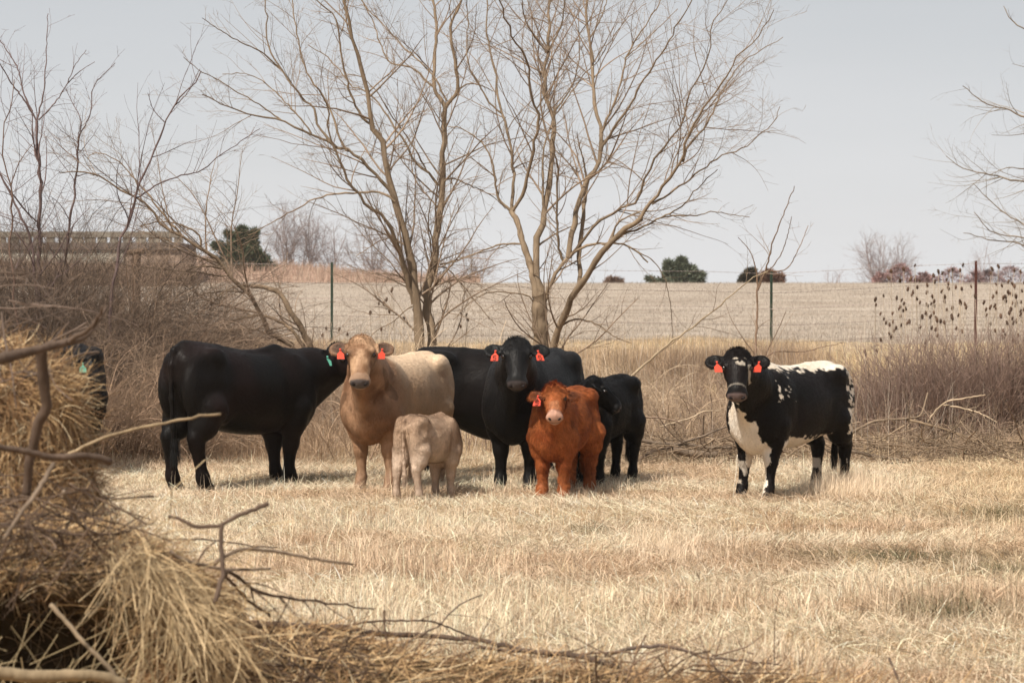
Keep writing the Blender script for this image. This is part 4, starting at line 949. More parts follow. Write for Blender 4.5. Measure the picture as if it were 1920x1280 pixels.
BR = (0.27, 0.19, 0.135); PU = (0.22, 0.15, 0.12); PA = (0.52, 0.40, 0.28); DK = (0.085, 0.06, 0.045)
def build_brush():
    # dense brush on the left
    L_ = [('dark tangled bush at the left edge below the forked sapling', 20, 33.0, 2.2, 2.5, 230, DK, 2600, 7000), ('dark tangled bush between the forked sapling and the bridge end', 120, 34.0, 2.4, 2.7, 260, DK, 2600, 7000),
          ('brown tangled bush beneath the purplish leaning sapling', 215, 33.0, 2.4, 2.3, 210, BR, 2400, 6500), ('brown tangled bush right of the wooden post', 310, 35.0, 2.4, 2.0, 180, BR, 2200, 6000),
          ('low pale bramble behind the hidden cow at far left', 160, 30.2, 2.2, 1.2, 150, (0.28, 0.19, 0.13), 2200, 6000), ('low brown bramble left of the rump of the black cow', 262, 30.6, 2.2, 1.2, 150, (0.29, 0.20, 0.135), 2300, 6400),
          ('brown bramble over the back of the side-on black cow', 385, 36.5, 2.4, 1.5, 150, BR, 2000, 5200), ('pale bramble under the bent tree', 500, 37.0, 2.4, 1.0, 90, PA, 900, 2400),
          ('tall brush clump at the far left edge', -50, 31.5, 2.2, 2.5, 190, DK, 2000, 5200), ('low bramble between the two left cows', 60, 30.0, 2.0, 1.2, 130, (0.25, 0.17, 0.11), 1800, 4600)]
    for lab, px, d, w, h, n, c, a, b in L_: bush('bramble_bush', lab, px, d, w, h, n, c, caps=(a, b), arch=0.16, spread=0.9)
    # behind the herd
    for lab, px, d, w, h, n, c in [('pale bramble showing under the neck of the side-on black cow', 625, 30.8, 1.7, 1.0, 60, (0.33, 0.23, 0.155)), ('thin bramble at the foot of the twin trunks', 745, 36.5, 1.9, 1.1, 60, PA),
                                   ('bramble between the two main trees', 880, 36.0, 2.0, 1.1, 60, PA), ('arching bramble right of the big tree trunk', 1130, 35.5, 2.2, 1.0, 70, PA),
                                   ('pale bramble behind the black calf', 1245, 32.0, 2.0, 0.95, 80, (0.36, 0.26, 0.175)), ('pale bramble left of the head of the black and white heifer', 1320, 33.5, 2.0, 0.85, 70, (0.38, 0.28, 0.19)),
                                   ('thin bramble behind the back of the black and white heifer', 1540, 35.0, 2.0, 0.7, 40, PA)]:
        bush('bramble_bush', lab, px, d, w, h, n, c, caps=(700, 1700), arch=0.2, spread=1.0)
    for lab, px, d, w, h, n, c in [('low brown bramble hugging the ground left of the twin trunks', 690, 33.0, 2.2, 0.8, 70, BR), ('low brown bramble behind the rump of the tan cow', 860, 32.0, 2.0, 0.8, 60, BR),
                                   ('low brown bramble right of the black calf', 1225, 34.5, 2.2, 0.9, 80, BR), ('brown bramble between the black calf and the heifer', 1290, 31.6, 2.0, 0.75, 80, BR), ('brown bramble just left of the green steel post', 1380, 36.5, 2.4, 0.95, 80, BR),
                                   ('low brown bramble in front of the thicket', 1690, 31.8, 2.4, 0.6, 70, BR), ('low brown bramble at the right edge before the thicket', 1850, 31.6, 2.4, 0.6, 70, BR), ('brown bramble behind the back of the side-on black cow', 560, 33.5, 2.2, 1.1, 80, BR)]:
        bush('bramble_bush', lab, px, d, w, h, n, c, caps=(900, 2400), arch=0.22, spread=1.1)
    # purple-brown thicket on the right
    for lab, px, d, w, h, n in [('left end of the purplish brown thicket, beside the rump of the heifer', 1660, 34.0, 1.8, 0.95, 190), ('purplish brown thicket below the first cluster of seed heads', 1740, 34.4, 2.0, 1.12, 260), ('dense purplish brown thicket below the rusty post', 1822, 34.0, 2.0, 1.12, 280),
                                ('dense purplish brown thicket cut by the right edge', 1905, 34.2, 2.0, 1.15, 280), ('purplish brown thicket beyond the right edge', 1990, 34.0, 2.0, 1.15, 200)]:
        bush('thicket', lab, px, d, w, h, n, PU, arch=0.02, spread=0.35, dens=(6, 4), caps=(1500, 3500), hvar=0.35, up=0.10, r=0.004, sq=0.5)
build_brush()

# ---------------------------------------------------------------- teasels with brown seed heads
def teasel(px, py, d, heads, lab, grp, n_):
    x = (px - 960) / FP * d; z = gz(x, d); top = P3(px, py, d)[2] - z
    root = empty('teasel', (x, d, z)); tag(root, lab, 'weed', grp)
    st = Acc(); sway = rng.normal(size=3) * 0.06
    main = spl([(0, 0, 0), (sway[0]*.3, 0, top*.4), (sway[0], sway[1], top)], 10); V, F = tubes(main, np.linspace(0.008, 0.004, 10), 5)
    sc = np.array((0.44, 0.36, 0.28)) * rng.uniform(0.8, 1.15); st.add(V, F, sc)
    tips = [main[-1]]
    for i in range(heads - 1):
        t = rng.uniform(0.5, 0.85); b = main[int(t*9)]; a = rng.uniform(0, 2*np.pi); l_ = rng.uniform(0.12, 0.34)
        e = b + np.array([math.cos(a)*l_*.55, math.sin(a)*l_*.55, l_ + rng.uniform(0, .2)]); c = spl([b, b + (e-b)*np.array([.8, .8, .35]), e], 6)
        V, F = tubes(c, np.full(6, 0.0032), 4); st.add(V, F, sc); tips.append(e)
    st.build('stem', M_twig, root)
    for e in tips:
        k = rng.uniform(0.75, 1.25); hv, hf = uv_ball((0, 0, 0), 0.016*k, 9, 8, (1, 1, 1.7)); hv = hv * (1 + 0.16*rng.random((len(hv), 1)))
        tl = nrmz(np.array([rng.normal()*.25, rng.normal()*.25, 1.0])); hv[:, 0] += hv[:, 2]*tl[0]; hv[:, 1] += hv[:, 2]*tl[1]
        A = Acc(); cc = np.array((0.085, 0.05, 0.032)) * rng.uniform(0.6, 1.5); A.add(hv + e + [0, 0, 0.025*k], hf, cc)
        m = 26; dv = nrmz(rng.normal(size=(m, 3))); dv[:, 2] *= 1.5; b0 = dv * 0.016*k; Pp = np.stack([b0, b0 + dv*0.013], 1) + e + [0, 0, 0.025*k]
        V, F = tubes(Pp, np.full((m, 2), 0.0011), 3); A.add(V, F, cc)
        A.build('seed_head', M_twig, root)
TZ = [(1647,600,38),(1640,565,38.5),(1676,512,39),(1690,530,38),(1700,508,39),(1722,500,39.5),(1683,585,37),(1668,590,37.6),(1712,555,38),(1728,570,38.4),(1738,538,38.2),(1752,520,39),(1757,513,40),(1765,560,38),(1776,515,39),
      (1788,508,39),(1796,510,40),(1745,590,37),(1770,600,37),(1812,545,38),(1806,568,38),(1838,560,37.5),(1850,515,39),(1866,503,39.5),(1879,510,39),(1862,560,38),(1874,580,37.5),(1890,535,38.5),(1896,540,38),(1903,512,39),(1912,532,38),(1916,560,37.5),(1925,520,38.5),(1900,590,37),(1884,600,37),(1945,540,38),(1668,628,36.5),(1628,662,36),(1652,660,36)]
ORD = ['first', 'second', 'third', 'fourth', 'fifth', 'sixth', 'seventh', 'eighth', 'ninth', 'tenth', 'eleventh', 'twelfth', 'thirteenth', 'fourteenth', 'fifteenth', 'sixteenth', 'seventeenth', 'eighteenth', 'nineteenth', 'twentieth',
       'twenty first', 'twenty second', 'twenty third', 'twenty fourth', 'twenty fifth']
def build_teasels():
    cnt = {0: 0, 1: 0, 2: 0}
    for i, (px, py, d) in enumerate(sorted(TZ)):
        k = 2 if py > 625 else (0 if px < 1829 else 1); o = ORD[cnt[k]]; cnt[k] += 1
        lab = ['%s brown headed teasel from the left in the clump left of the rusty post', '%s dry brown headed teasel to the right of the rusty post', '%s low teasel from the left in the grass beyond the rump of the heifer'][k] % o
        teasel(px, py, d, int(rng.integers(3, 6)) if px > 1660 else 2, lab, 'teasels above the right thicket', i)
    for j, (px, py, d) in enumerate([(728,548,41),(742,545,41),(722,572,40),(757,600,39.5),(700,590,40),(872,590,40),(866,602,39.5),(636,620,38),(613,618,38)]):
        teasel(px, py, d, 2, ['teasel with its heads highest beside the foot of the twin trunks', 'teasel second closest to the twin trunks, heads level with the field', 'teasel lower and left of the twin trunks', 'lowest teasel touching the twin trunks', 'teasel standing alone left of the twin trunks', 'left one of two teasels between the main trees', 'right one of two teasels between the main trees', 'teasel above the right ear of the tan cow', 'teasel above the green tagged ear of the side-on cow'][j], 'teasels near the twin trunks', 0)
build_teasels()

# ================================================================ GRASS
def blades(n, x, y, h, w, lean, col, npt=4, tilt=None, z0=None, droop=1.7):
    a = rng.uniform(0, 2*np.pi, n) if tilt is None else tilt
    t = np.linspace(0, 1, npt)[None, :, None]; ld = np.stack([np.cos(a), np.sin(a), np.zeros(n)], 1)[:, None, :]
    z = ground(x, y) if z0 is None else z0
    base = np.stack([x, y, z - 0.01], 1)[:, None, :]
    up = np.array([0, 0, 1.0]); le = lean[:, None, None]; hh = h[:, None, None]
    P = base + ld * le * hh * t ** 1.35 + up * hh * (t - 0.5*np.clip(le, 0, 1.6)*t**droop) * 1.0
    P = P + rng.normal(size=P.shape) * 0.02 * hh * t
    sd_ = nrmz(np.stack([-np.sin(a), np.cos(a), rng.normal(size=n) * 0.3], 1) + rng.normal(size=(n, 3)) * 0.5)
    Wd = w[:, None] * np.array([1.0, 0.95, 0.7, 0.12] if npt == 4 else np.linspace(1, 0.15, npt))[None]
    V, F = ribbons(P, Wd, sd_)
    return V, F, np.repeat(col, npt * 2, 0)

def wedge(n, y0, y1, mg=1.4, p=1.0, k=0.195):
    """random points over the ground between two distances, denser when near"""
    yy = np.linspace(y0, y1, 400); wgt = (k*yy + mg) / yy ** p; c = np.cumsum(wgt); c /= c[-1]
    y = np.interp(rng.random(n), c, yy); x = rng.uniform(-1, 1, n) * (k*y + mg); return x, y

PALE = np.array([0.86, 0.70, 0.52]); GOLD = np.array([0.66, 0.48, 0.29]); BRN = np.array([0.40, 0.245, 0.145]); OLV = np.array([0.20, 0.19, 0.085])
def grass_col(x, y, n):
    g = sst(2.5, 5.0, x + 2.0*(vn2(x, y, 0.5, 4) - 0.5)) * 0.6 + 0.25*vn2(x, y, 0.35, 5)
    b = sst(0.56, 0.74, vn2(x*0.6, y, 1.15, 6)) * 0.42 + 0.2*sst(0.5, 0.8, vn2(x, y, 3.5, 9))
    c = PALE*(1-g)[:, None] + GOLD*g[:, None]; c = c*(1-b)[:, None] + (BRN*1.1)*b[:, None]
    o = np.zeros(n)
    for cx, cy, rx, ry in GREEN_AND_SHADOW: o = np.maximum(o, np.exp(-((x-cx)/rx)**2 - ((y-cy)/ry)**2))
    o = o * (rng.random(n) < 0.8); c = c*(1-o)[:, None] + OLV*0.6*o[:, None]
    r = rng.random(n); c = np.where((r < 0.20)[:, None], c*0.42, c); c = np.where((r > 0.80)[:, None], c*1.28, c)
    return np.minimum(c * rng.uniform(0.65, 1.25, (n, 1)), 0.85)
def gp(px, py):
    d = EYE * FP / (py - HOR); return ((px-960)/FP*d, d)
GREEN_AND_SHADOW = [(*gp(1100, 995), .18, .35), (*gp(1700, 1060), .75, .5), (*gp(1560, 1055), .35, .2), (*gp(1880, 1080), .3, .35), (*gp(1790, 1165), .4, .25), (*gp(1860, 970), .5, .5), (*gp(1140, 900), .3, .5), (*gp(600, 905), .5, .4), (*gp(900, 895), .4, .4), (*gp(1480, 1000), .15, .2)]  # green patches, plus the cattle's cast shadows painted olive near their legs
def build_grass():
    A = Acc()
    # short upright stubble
    n = 210000; x, y = wedge(n, 11.6, 30.5, p=0.9)
    up_ = vn2(x*0.7, y, 0.8, 8); tall = sst(0.35, 0.75, up_)
    h = (0.055 + 0.095*tall) * rng.uniform(0.5, 1.5, n) * (0.55 + 1.1*sst(0.3, 0.7, vn2(x, y, 3.2, 31))) * (1 - 0.35*sst(0.5, 0.72, vn2(x*0.55, y, 0.9, 6)))
    h = h * (0.85 + 0.1*sst(20, 14, y)) * (1 - 0.35*sst(22.5, 24, y)*(1-sst(28.5, 30, y)))
    lean = np.abs(rng.normal(0.35, 0.45, n)) + 0.45*(1-tall); tl = rng.uniform(0, 2*np.pi, n)
    V, F, C = blades(n, x, y, h, rng.uniform(0.0025, 0.0062, n), lean, grass_col(x, y, n), tilt=tl); A.add(V, F, C)
    # lying, matted straw
    n = 300000; x, y = wedge(n, 11.6, 31, p=0.9)
    sw = vn2(x, y, 0.35, 12) * 7; tl = np.where(rng.random(n) < 0.35, sw + rng.normal(size=n)*0.8, rng.uniform(0, 6.28, n))
    z0 = ground(x, y) + rng.random(n) * 0.035
    V, F, C = blades(n, x, y, rng.uniform(0.04, 0.17, n), rng.uniform(0.0025, 0.006, n), rng.uniform(0.5, 1.7, n), grass_col(x, y, n)*0.9, tilt=tl, z0=z0, droop=1.15); A.add(V, F, C)
    # scattered tall stalks
    n = 5000; x, y = wedge(n, 12, 30, p=0.6); k = vn2(x, y, 0.6, 13) > 0.52; x, y = x[k], y[k]; n = len(x)
    V, F, C = blades(n, x, y, rng.uniform(0.15, 0.38, n), rng.uniform(0.002, 0.004, n), np.abs(rng.normal(0.2, 0.35, n)), grass_col(x, y, n)*1.15); A.add(V, F, C)
    m = 900; cx, cy = wedge(m, 12, 29, p=0.8); k = 26; x = (cx[:, None] + rng.normal(size=(m, k))*0.05).ravel(); y = (cy[:, None] + rng.normal(size=(m, k))*0.05).ravel(); n = m*k
    hh = np.repeat(rng.uniform(0.10, 0.24, m), k)*rng.uniform(0.5, 1.1, n)*(1 - 0.5*sst(23, 24.5, y)*(1-sst(28.5, 30, y))); tl = np.repeat(rng.uniform(0, 6.28, m), k) + rng.normal(size=n)*0.8
    V, F, C = blades(n, x, y, hh, rng.uniform(0.0022, 0.005, n), np.abs(rng.normal(0.5, 0.35, n)), np.repeat(np.where(rng.random((m, 1)) < 0.3, BRN*1.1, np.where(rng.random((m, 1)) < 0.4, GOLD, PALE)), k, 0)*rng.uniform(0.6, 1.15, (n, 1)), tilt=tl); A.add(V, F, C)
    # bigger pale tufts: right of the heifer and under the herd
    for (px, py, m, hh, r) in [(1605, 925, 1500, 0.30, 0.5), (1580, 935, 900, 0.26, 0.4), (1240, 1030, 500, 0.25, 0.5), (1270, 1060, 500, 0.22, 0.4), (840, 1010, 300, 0.2, 0.5), (1390, 930, 120, .25, .3)]:
        cx, cy = gp(px, py); x = cx + rng.normal(size=m)*r*.5; y = cy + rng.normal(size=m)*r*.5
        V, F, C = blades(m, x, y, hh*rng.uniform(0.4, 1.2, m), rng.uniform(0.002, 0.004, m), np.abs(rng.normal(0.35, 0.3, m)), (PALE*0.95)*rng.uniform(0.75, 1.2, (m, 1))); A.add(V, F, C)
    o = A.build('grass', M_grass, smooth=False); tag(o, 'pale dry straw coloured grass covering the pasture', 'grass', kind='stuff')
    # rank dead grass and weeds behind the herd
    A = Acc(); n = 330000; x, y = wedge(n, 30.0, 50.5, p=0.9, mg=2.5); nz_ = vn2(x, y, 0.5, 21); e = sst(0.25, 0.75, nz_)
    pxs = x / y * FP + 960; rt = np.maximum(sst(1480, 1620, pxs) * sst(36, 41, y), 0.6*sst(44, 48, y))
    h = (0.10 + 0.34*e) * rng.uniform(0.35, 1.2, n) * sst(28.5, 32, y) ; h = h*(1 - 0.55*rt) * (1 - 0.4*sst(44, 50, y))
    c = np.array([0.56, 0.43, 0.29])*(1-e)[:, None] + np.array([0.42, 0.295, 0.195])*e[:, None]
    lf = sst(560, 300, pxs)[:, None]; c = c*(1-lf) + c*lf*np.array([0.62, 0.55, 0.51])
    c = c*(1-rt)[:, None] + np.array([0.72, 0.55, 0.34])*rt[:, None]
    rr = rng.random((n, 1)); c = np.where(rr < 0.15, c*0.5, c); c = np.where(rr > 0.85, c*1.35, c)
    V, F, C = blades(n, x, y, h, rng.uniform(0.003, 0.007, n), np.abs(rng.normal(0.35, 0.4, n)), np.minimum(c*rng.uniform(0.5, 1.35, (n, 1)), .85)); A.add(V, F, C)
    # thin pale dead stalks
    n = 3500; x, y = wedge(n, 30.5, 47, p=0.9); h = rng.uniform(0.5, 1.15, n)
    V, F, C = blades(n, x, y, h, rng.uniform(0.003, 0.006, n), np.abs(rng.normal(0.1, 0.2, n)), np.array([0.56, 0.47, 0.38])*rng.uniform(0.4, 1.2, (n, 1))); A.add(V, F, C)
    o = A.build('dead_weeds', M_grass, smooth=False); tag(o, 'rank brown dead grass and weeds behind the herd', 'weeds', kind='stuff')
    # stubble of the open field, and rank grass on the bank
    A = Acc(); n = 200000; x, y = wedge(n, 50, 119, p=0.5, mg=3); c = np.array([0.38, 0.325, 0.27])*rng.uniform(0.6, 1.3, (n, 1)) * (0.82 + 0.36*vn2(x*0.25, y, 0.5, 24))[:, None]
    V, F, C = blades(n, x, y, rng.uniform(0.03, 0.13, n), rng.uniform(0.006, 0.012, n), np.abs(rng.normal(0.5, 0.4, n)), c); A.add(V, F, C)
    o = A.build('field_stubble', M_grass, smooth=False); tag(o, 'low pale stubble of the open field beyond the fence', 'stubble', kind='stuff')
    A = Acc(); n = 150000; x, y = wedge(n, 119, 190, p=0.5, mg=3); pxs = x/y*FP + 960; k = pxs < 900; x, y, pxs = x[k], y[k], pxs[k]; n = len(x)
    c = np.array([0.42, 0.30, 0.23])*rng.uniform(0.6, 1.35, (n, 1)); c[:, 0] *= 0.9 + 0.2*rng.random(n)
    V, F, C = blades(n, x, y, rng.uniform(0.15, 0.65, n)*(0.5+vn2(x, y, 0.3, 4)), rng.uniform(0.012, 0.03, n), np.abs(rng.normal(0.2, 0.25, n)), c); A.add(V, F, C)
    n = 34000; pxs = rng.uniform(-150, 365, n); y = rng.uniform(111, 116.6, n); x = (pxs-960)/FP*y
    V, F, C = blades(n, x, y, rng.uniform(0.5, 1.3, n)*(0.7+0.5*vn2(x, y, 0.5, 7)), rng.uniform(0.012, 0.028, n), np.abs(rng.normal(0.15, 0.2, n)), np.array([0.36, 0.255, 0.19])*rng.uniform(0.4, 1.3, (n, 1))); A.add(V, F, C)
    o = A.build('bank_grass', M_grass, smooth=False); tag(o, 'reddish dead grass covering the bank beyond the field', 'grass', kind='stuff')
build_grass()

# ================================================================ HAY, STICKS AND LOGS
def strands(V, F, n, ln, w, flow, lift, colf, curl=0.35, npt=7, wf=None):
    T = np.concatenate([F[:, [0, 1, 2]], F[:, [0, 2, 3]]]); fn = np.cross(V[T[:, 1]]-V[T[:, 0]], V[T[:, 2]]-V[T[:, 0]]); ar = np.linalg.norm(fn, axis=1)
    cen = V[T].mean(1)
    if wf is not None: ar = ar * wf(cen, nrmz(fn))
    ti = rng.choice(len(T), n, p=ar/ar.sum()); r1 = np.sqrt(rng.random((n, 1))); r2 = rng.random((n, 1))
    p = (1-r1)*V[T[ti, 0]] + r1*(1-r2)*V[T[ti, 1]] + r1*r2*V[T[ti, 2]]; nn = nrmz(fn[ti])
    d = flow(p, nn); d = d + rng.normal(size=p.shape)*0.75; d = nrmz(d - (d*nn).sum(1, keepdims=True)*nn*0.8 + nn*lift*rng.uniform(0.0, 1, (n, 1)))
    L_ = ln*rng.uniform(0.4, 1.4, (n, 1)); st = L_/(npt-1); cur = rng.normal(size=p.shape)*curl; out = [p - d*L_*0.3 + nn*0.012*rng.random((n, 1))]
    for k in range(npt-1):
        d = nrmz(d + cur*0.35 + rng.normal(size=p.shape)*0.07 + np.array([0, 0, -0.07])); out.append(out[-1] + d*st)
    P = np.stack(out, 1); wd = w*rng.uniform(0.5, 1.5, (n, 1)) * np.linspace(1, 0.4, npt)[None]
    sd_ = nrmz(np.cross(P[:, -1]-P[:, 0], nn + rng.normal(size=nn.shape)*0.7)); V2, F2 = ribbons(P, wd, sd_)
    return V2, F2, np.repeat(colf(p, n), npt*2, 0)

def hay_col(p, n):
    v = vn(p, 3.5, 3); c = np.where((v > 0.5)[:, None], np.array([0.58, 0.39, 0.205]), np.array([0.42, 0.26, 0.13])); r = rng.random((n, 1))
    c = np.where(r < 0.32, np.array([0.20, 0.115, 0.06]), c); c = np.where(r > 0.85, np.array([0.64, 0.51, 0.33]), c); return c*rng.uniform(0.7, 1.2, (n, 1))

def build_hay():
    # tall hay heap at the left edge with a dark hollow under its brow
    fd = Field((-4.2, 9.9, -0.05), (-0.9, 13.2, 1.95), 0.045)
    fd.ell((-2.98, 12.15, 1.04), (0.98, 0.7, 0.68), k=0.1)
    fd.ell((-2.30, 12.0, 1.30), (0.37, 0.45, 0.44), k=0.06)
    fd.ell((-2.16, 12.0, 1.08), (0.27, 0.4, 0.36), k=0.06)
    fd.ell((-2.32, 12.0, 0.80), (0.46, 0.45, 0.45), k=0.12)
    fd.ell((-2.3, 11.6, 0.25), (1.15, 0.95, 0.66), k=0.15)
    fd.ell((-1.62, 11.45, 0.12), (0.36, 0.55, 0.64), k=0.12)
    fd.ell((-2.12, 10.75, 0.44), (0.52, 0.85, 0.30), k=0.06, sub=True)
    fd.ell((-1.75, 10.75, 0.36), (0.26, 0.60, 0.22), k=0.06, sub=True)
    nzf = lambda G: 0.07*(vn(G, 3.0, 7) - 0.5)
    fd.D += (0.16*(vn(np.stack(np.meshgrid(*fd.ax, indexing='ij'), -1), 3.2, 7) - 0.5)).astype(np.float32)
    V, F = surface_nets(fd.D, fd.lo, fd.h)
    org = np.array([-2.5, 11.8, 0.0]); root = empty('hay_pile', org); tag(root, 'tall heap of loose golden hay at the left edge with a dark hollow below', 'hay')
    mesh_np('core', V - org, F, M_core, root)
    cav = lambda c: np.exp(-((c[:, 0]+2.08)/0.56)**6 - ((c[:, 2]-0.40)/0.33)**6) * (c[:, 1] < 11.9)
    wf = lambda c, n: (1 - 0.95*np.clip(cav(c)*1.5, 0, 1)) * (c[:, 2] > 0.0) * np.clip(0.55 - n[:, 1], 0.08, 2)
    def flow(p, n):
        ph = vn(p, 1.6, 14)*9; return np.stack([np.cos(ph)*1.1, np.sin(ph)*0.3, -0.45 + 0.9*np.sin(ph*1.3)], 1)
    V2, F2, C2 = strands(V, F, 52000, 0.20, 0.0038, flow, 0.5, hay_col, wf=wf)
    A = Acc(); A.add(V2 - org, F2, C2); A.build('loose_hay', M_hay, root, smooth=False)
    # curtain of long pale stems hanging over the front right of the hollow
    n = 420; u = rng.random(n); b = np.stack([-1.64 + 0.40*u + rng.normal(size=n)*0.05, 11.05 - 0.25*rng.random(n), 0.86 - 0.34*u**1.6 + rng.normal(size=n)*0.06], 1)
    d = nrmz(np.stack([-0.02 + 0.35*u + np.abs(rng.normal(size=n))*0.34 - 0.10*(rng.random(n) < 0.3), -0.25 + rng.normal(size=n)*0.2, rng.uniform(-0.7, 0.3, n)], 1)); out = [b]; cur = rng.normal(size=(n, 3))*0.15
    L_ = rng.uniform(0.12, 0.6, (n, 1))
    for k in range(8): d = nrmz(d + cur*0.8 + [0, 0, -0.17]); out.append(out[-1] + d*L_/8)
    V2, F2 = tubes(np.stack(out, 1) - org, np.full((n, 9), 0.0017)*rng.uniform(0.6, 1.4, (n, 1)), 3); A = Acc(); A.add(V2, F2, np.array([0.56, 0.42, 0.25])*rng.uniform(0.5, 1.2, (n, 1)))
    # a few stiff stems crossing the hollow
    n = 80; b = np.stack([rng.uniform(-2.4, -1.3, n), rng.uniform(10.55, 10.9, n), rng.uniform(0.1, 0.5, n)], 1); d = nrmz(np.stack([rng.normal(size=n)*0.7, rng.normal(size=n)*.15, rng.choice([-1, 1], n)*rng.uniform(0.3, 1, n)], 1)); L_ = rng.uniform(0.15, 0.5, n)
    P = b[:, None]+d[:, None]*L_[:, None, None]*np.linspace(-.5, .5, 5)[None, :, None] + rng.normal(size=(n, 5, 3))*0.006; V2, F2 = tubes(P - org, np.full((n, 5), 0.0019)*rng.uniform(0.5, 1.6, (n, 1)), 4); A.add(V2, F2, np.array([0.46, 0.36, 0.21])*rng.uniform(0.5, 1.2, (n, 1)))
    A.build('hanging_stems', M_hay, root, smooth=False)
    # low drifts of straw along the bottom
    def drift(name, lab, blobs, n, lo, hi, w=0.005, ln=0.22):
        fd = Field(lo, hi, 0.04)
        for c, r in blobs: fd.ell(c, r, k=0.1)
        fd.D += (0.12*(vn(np.stack(np.meshgrid(*fd.ax, indexing='ij'), -1), 4.0, 17) - 0.5)).astype(np.float32)
        V, F = surface_nets(fd.D, fd.lo, fd.h); org = np.array([(lo[0]+hi[0])/2, (lo[1]+hi[1])/2, 0.0]); root = empty(name, org); tag(root, lab, 'straw')
        mesh_np('core', V - org, F, M_core, root)
        fl = lambda p, n: np.stack([np.cos(vn(p, 1.4, 2)*5 - 2), 0.4*np.sin(vn(p, 1.4, 2)*9), np.zeros(len(p))], 1)
        V2, F2, C2 = strands(V, F, n, ln, w, fl, 0.55, lambda p, n: hay_col(p, n)*0.98, wf=lambda c, n: (c[:, 2] > 0.0)*np.clip(0.6 - n[:, 1]*.6, 0.05, 2))
        A = Acc(); A.add(V2 - org, F2, C2); A.build('loose_straw', M_hay, root, smooth=False)
    drift('straw_heap', 'low tangled heap of straw and twigs along the bottom, left of centre', [((-1.0, 12.1, 0.05), (0.6, 0.7, 0.30)), ((-0.45, 11.9, 0.0), (0.6, 0.6, 0.26)), ((0.1, 12.0, 0.0), (0.6, 0.5, 0.20))], 7000, (-2.0, 10.9, -0.05), (1.0, 13.1, 0.55))
    drift('straw_heap', 'low drift of loose straw at the bottom, right of centre', [((0.75, 12.1, -0.02), (0.6, 0.5, 0.16)), ((1.45, 12.0, -0.03), (0.7, 0.5, 0.15))], 4500, (0.0, 11.2, -0.05), (2.5, 12.9, 0.4))
build_hay()

def stick(name, lab, px, d0, d1, w0, w1, col, n=24, thorns=0, cat='branch', kids=0, group=None, kink=0.003, side=None, rough=0.04):
    """px: traced course in the photo; the stick runs from distance d0 to d1"""
    p = spl(px, n); y = np.linspace(d0, d1, n); P = np.stack([(p[:, 0]-960)/FP*y, y, EYE+(HOR-p[:, 1])/FP*y], 1); ln = np.linalg.norm(P[-1]-P[0])
    P[1:-1] += rng.normal(size=(n-2, 3))*kink*min(ln, 1.0); w = np.linspace(w0, w1, n)/2/FP*y; w = w*(1+rough*rng.normal(size=n)); 
    P = np.concatenate([P[:1]-(P[1:2]-P[:1])*0.02, P, P[-1:]+(P[-1:]-P[-2:-1])*0.03]); w = np.concatenate([[1e-4], w, [1e-4]])
    org = P[len(P)//2].copy(); A = Acc(); V, F = tubes(P-org, w, 8); c = np.array(col)*(0.7+0.6*vn(V*[1, 1, 1], 22, 3))[:, None]; A.add(V, F, c)
    if thorns:
        i = rng.integers(2, n-1, thorns); T = nrmz(P[i+1]-P[i]); q = nrmz(np.cross(T, rng.normal(size=(thorns, 3)))); q = nrmz(q+T*0.4)
        V, F = tubes(np.stack([P[i], P[i]+q*0.016], 1)-org, np.stack([np.full(thorns, .0025), np.full(thorns, .0003)], 1), 4); A.add(V, F, np.array(col)*0.9)
    for sp_, a, b in (side or []):
        q = spl(sp_, 12); j = np.argmin(((p - q[0])**2).sum(1)); yy = y[j] + np.linspace(0, 0.15, 12)*rng.choice([-1, 1]); Q = np.stack([(q[:, 0]-960)/FP*yy, yy, EYE+(HOR-q[:, 1])/FP*yy], 1)
        Q[1:-1] += rng.normal(size=(10, 3))*0.004
        ww = np.linspace(a, b, 12)/2/FP*yy; ww[-1] *= 0.3; V, F = tubes(Q-org, ww, 6); A.add(V, F, np.array(col)*(0.7+0.6*vn(V, 22, 3))[:, None])
    if kids:
        l_, r_ = grow(P[None, 1:-1], w[None, 1:-1], kids/ln, (0.15, 0.4), npt=6, rmin=0.0014, wander=0.15); 
        if len(l_): V, F = tubes(l_-org, r_, 4); A.add(V, F, np.array(col)*0.95)
    o = A.build(name, M_bark, origin=None); o.location = [float(v) for v in org]; tag(o, lab, cat, group); return o

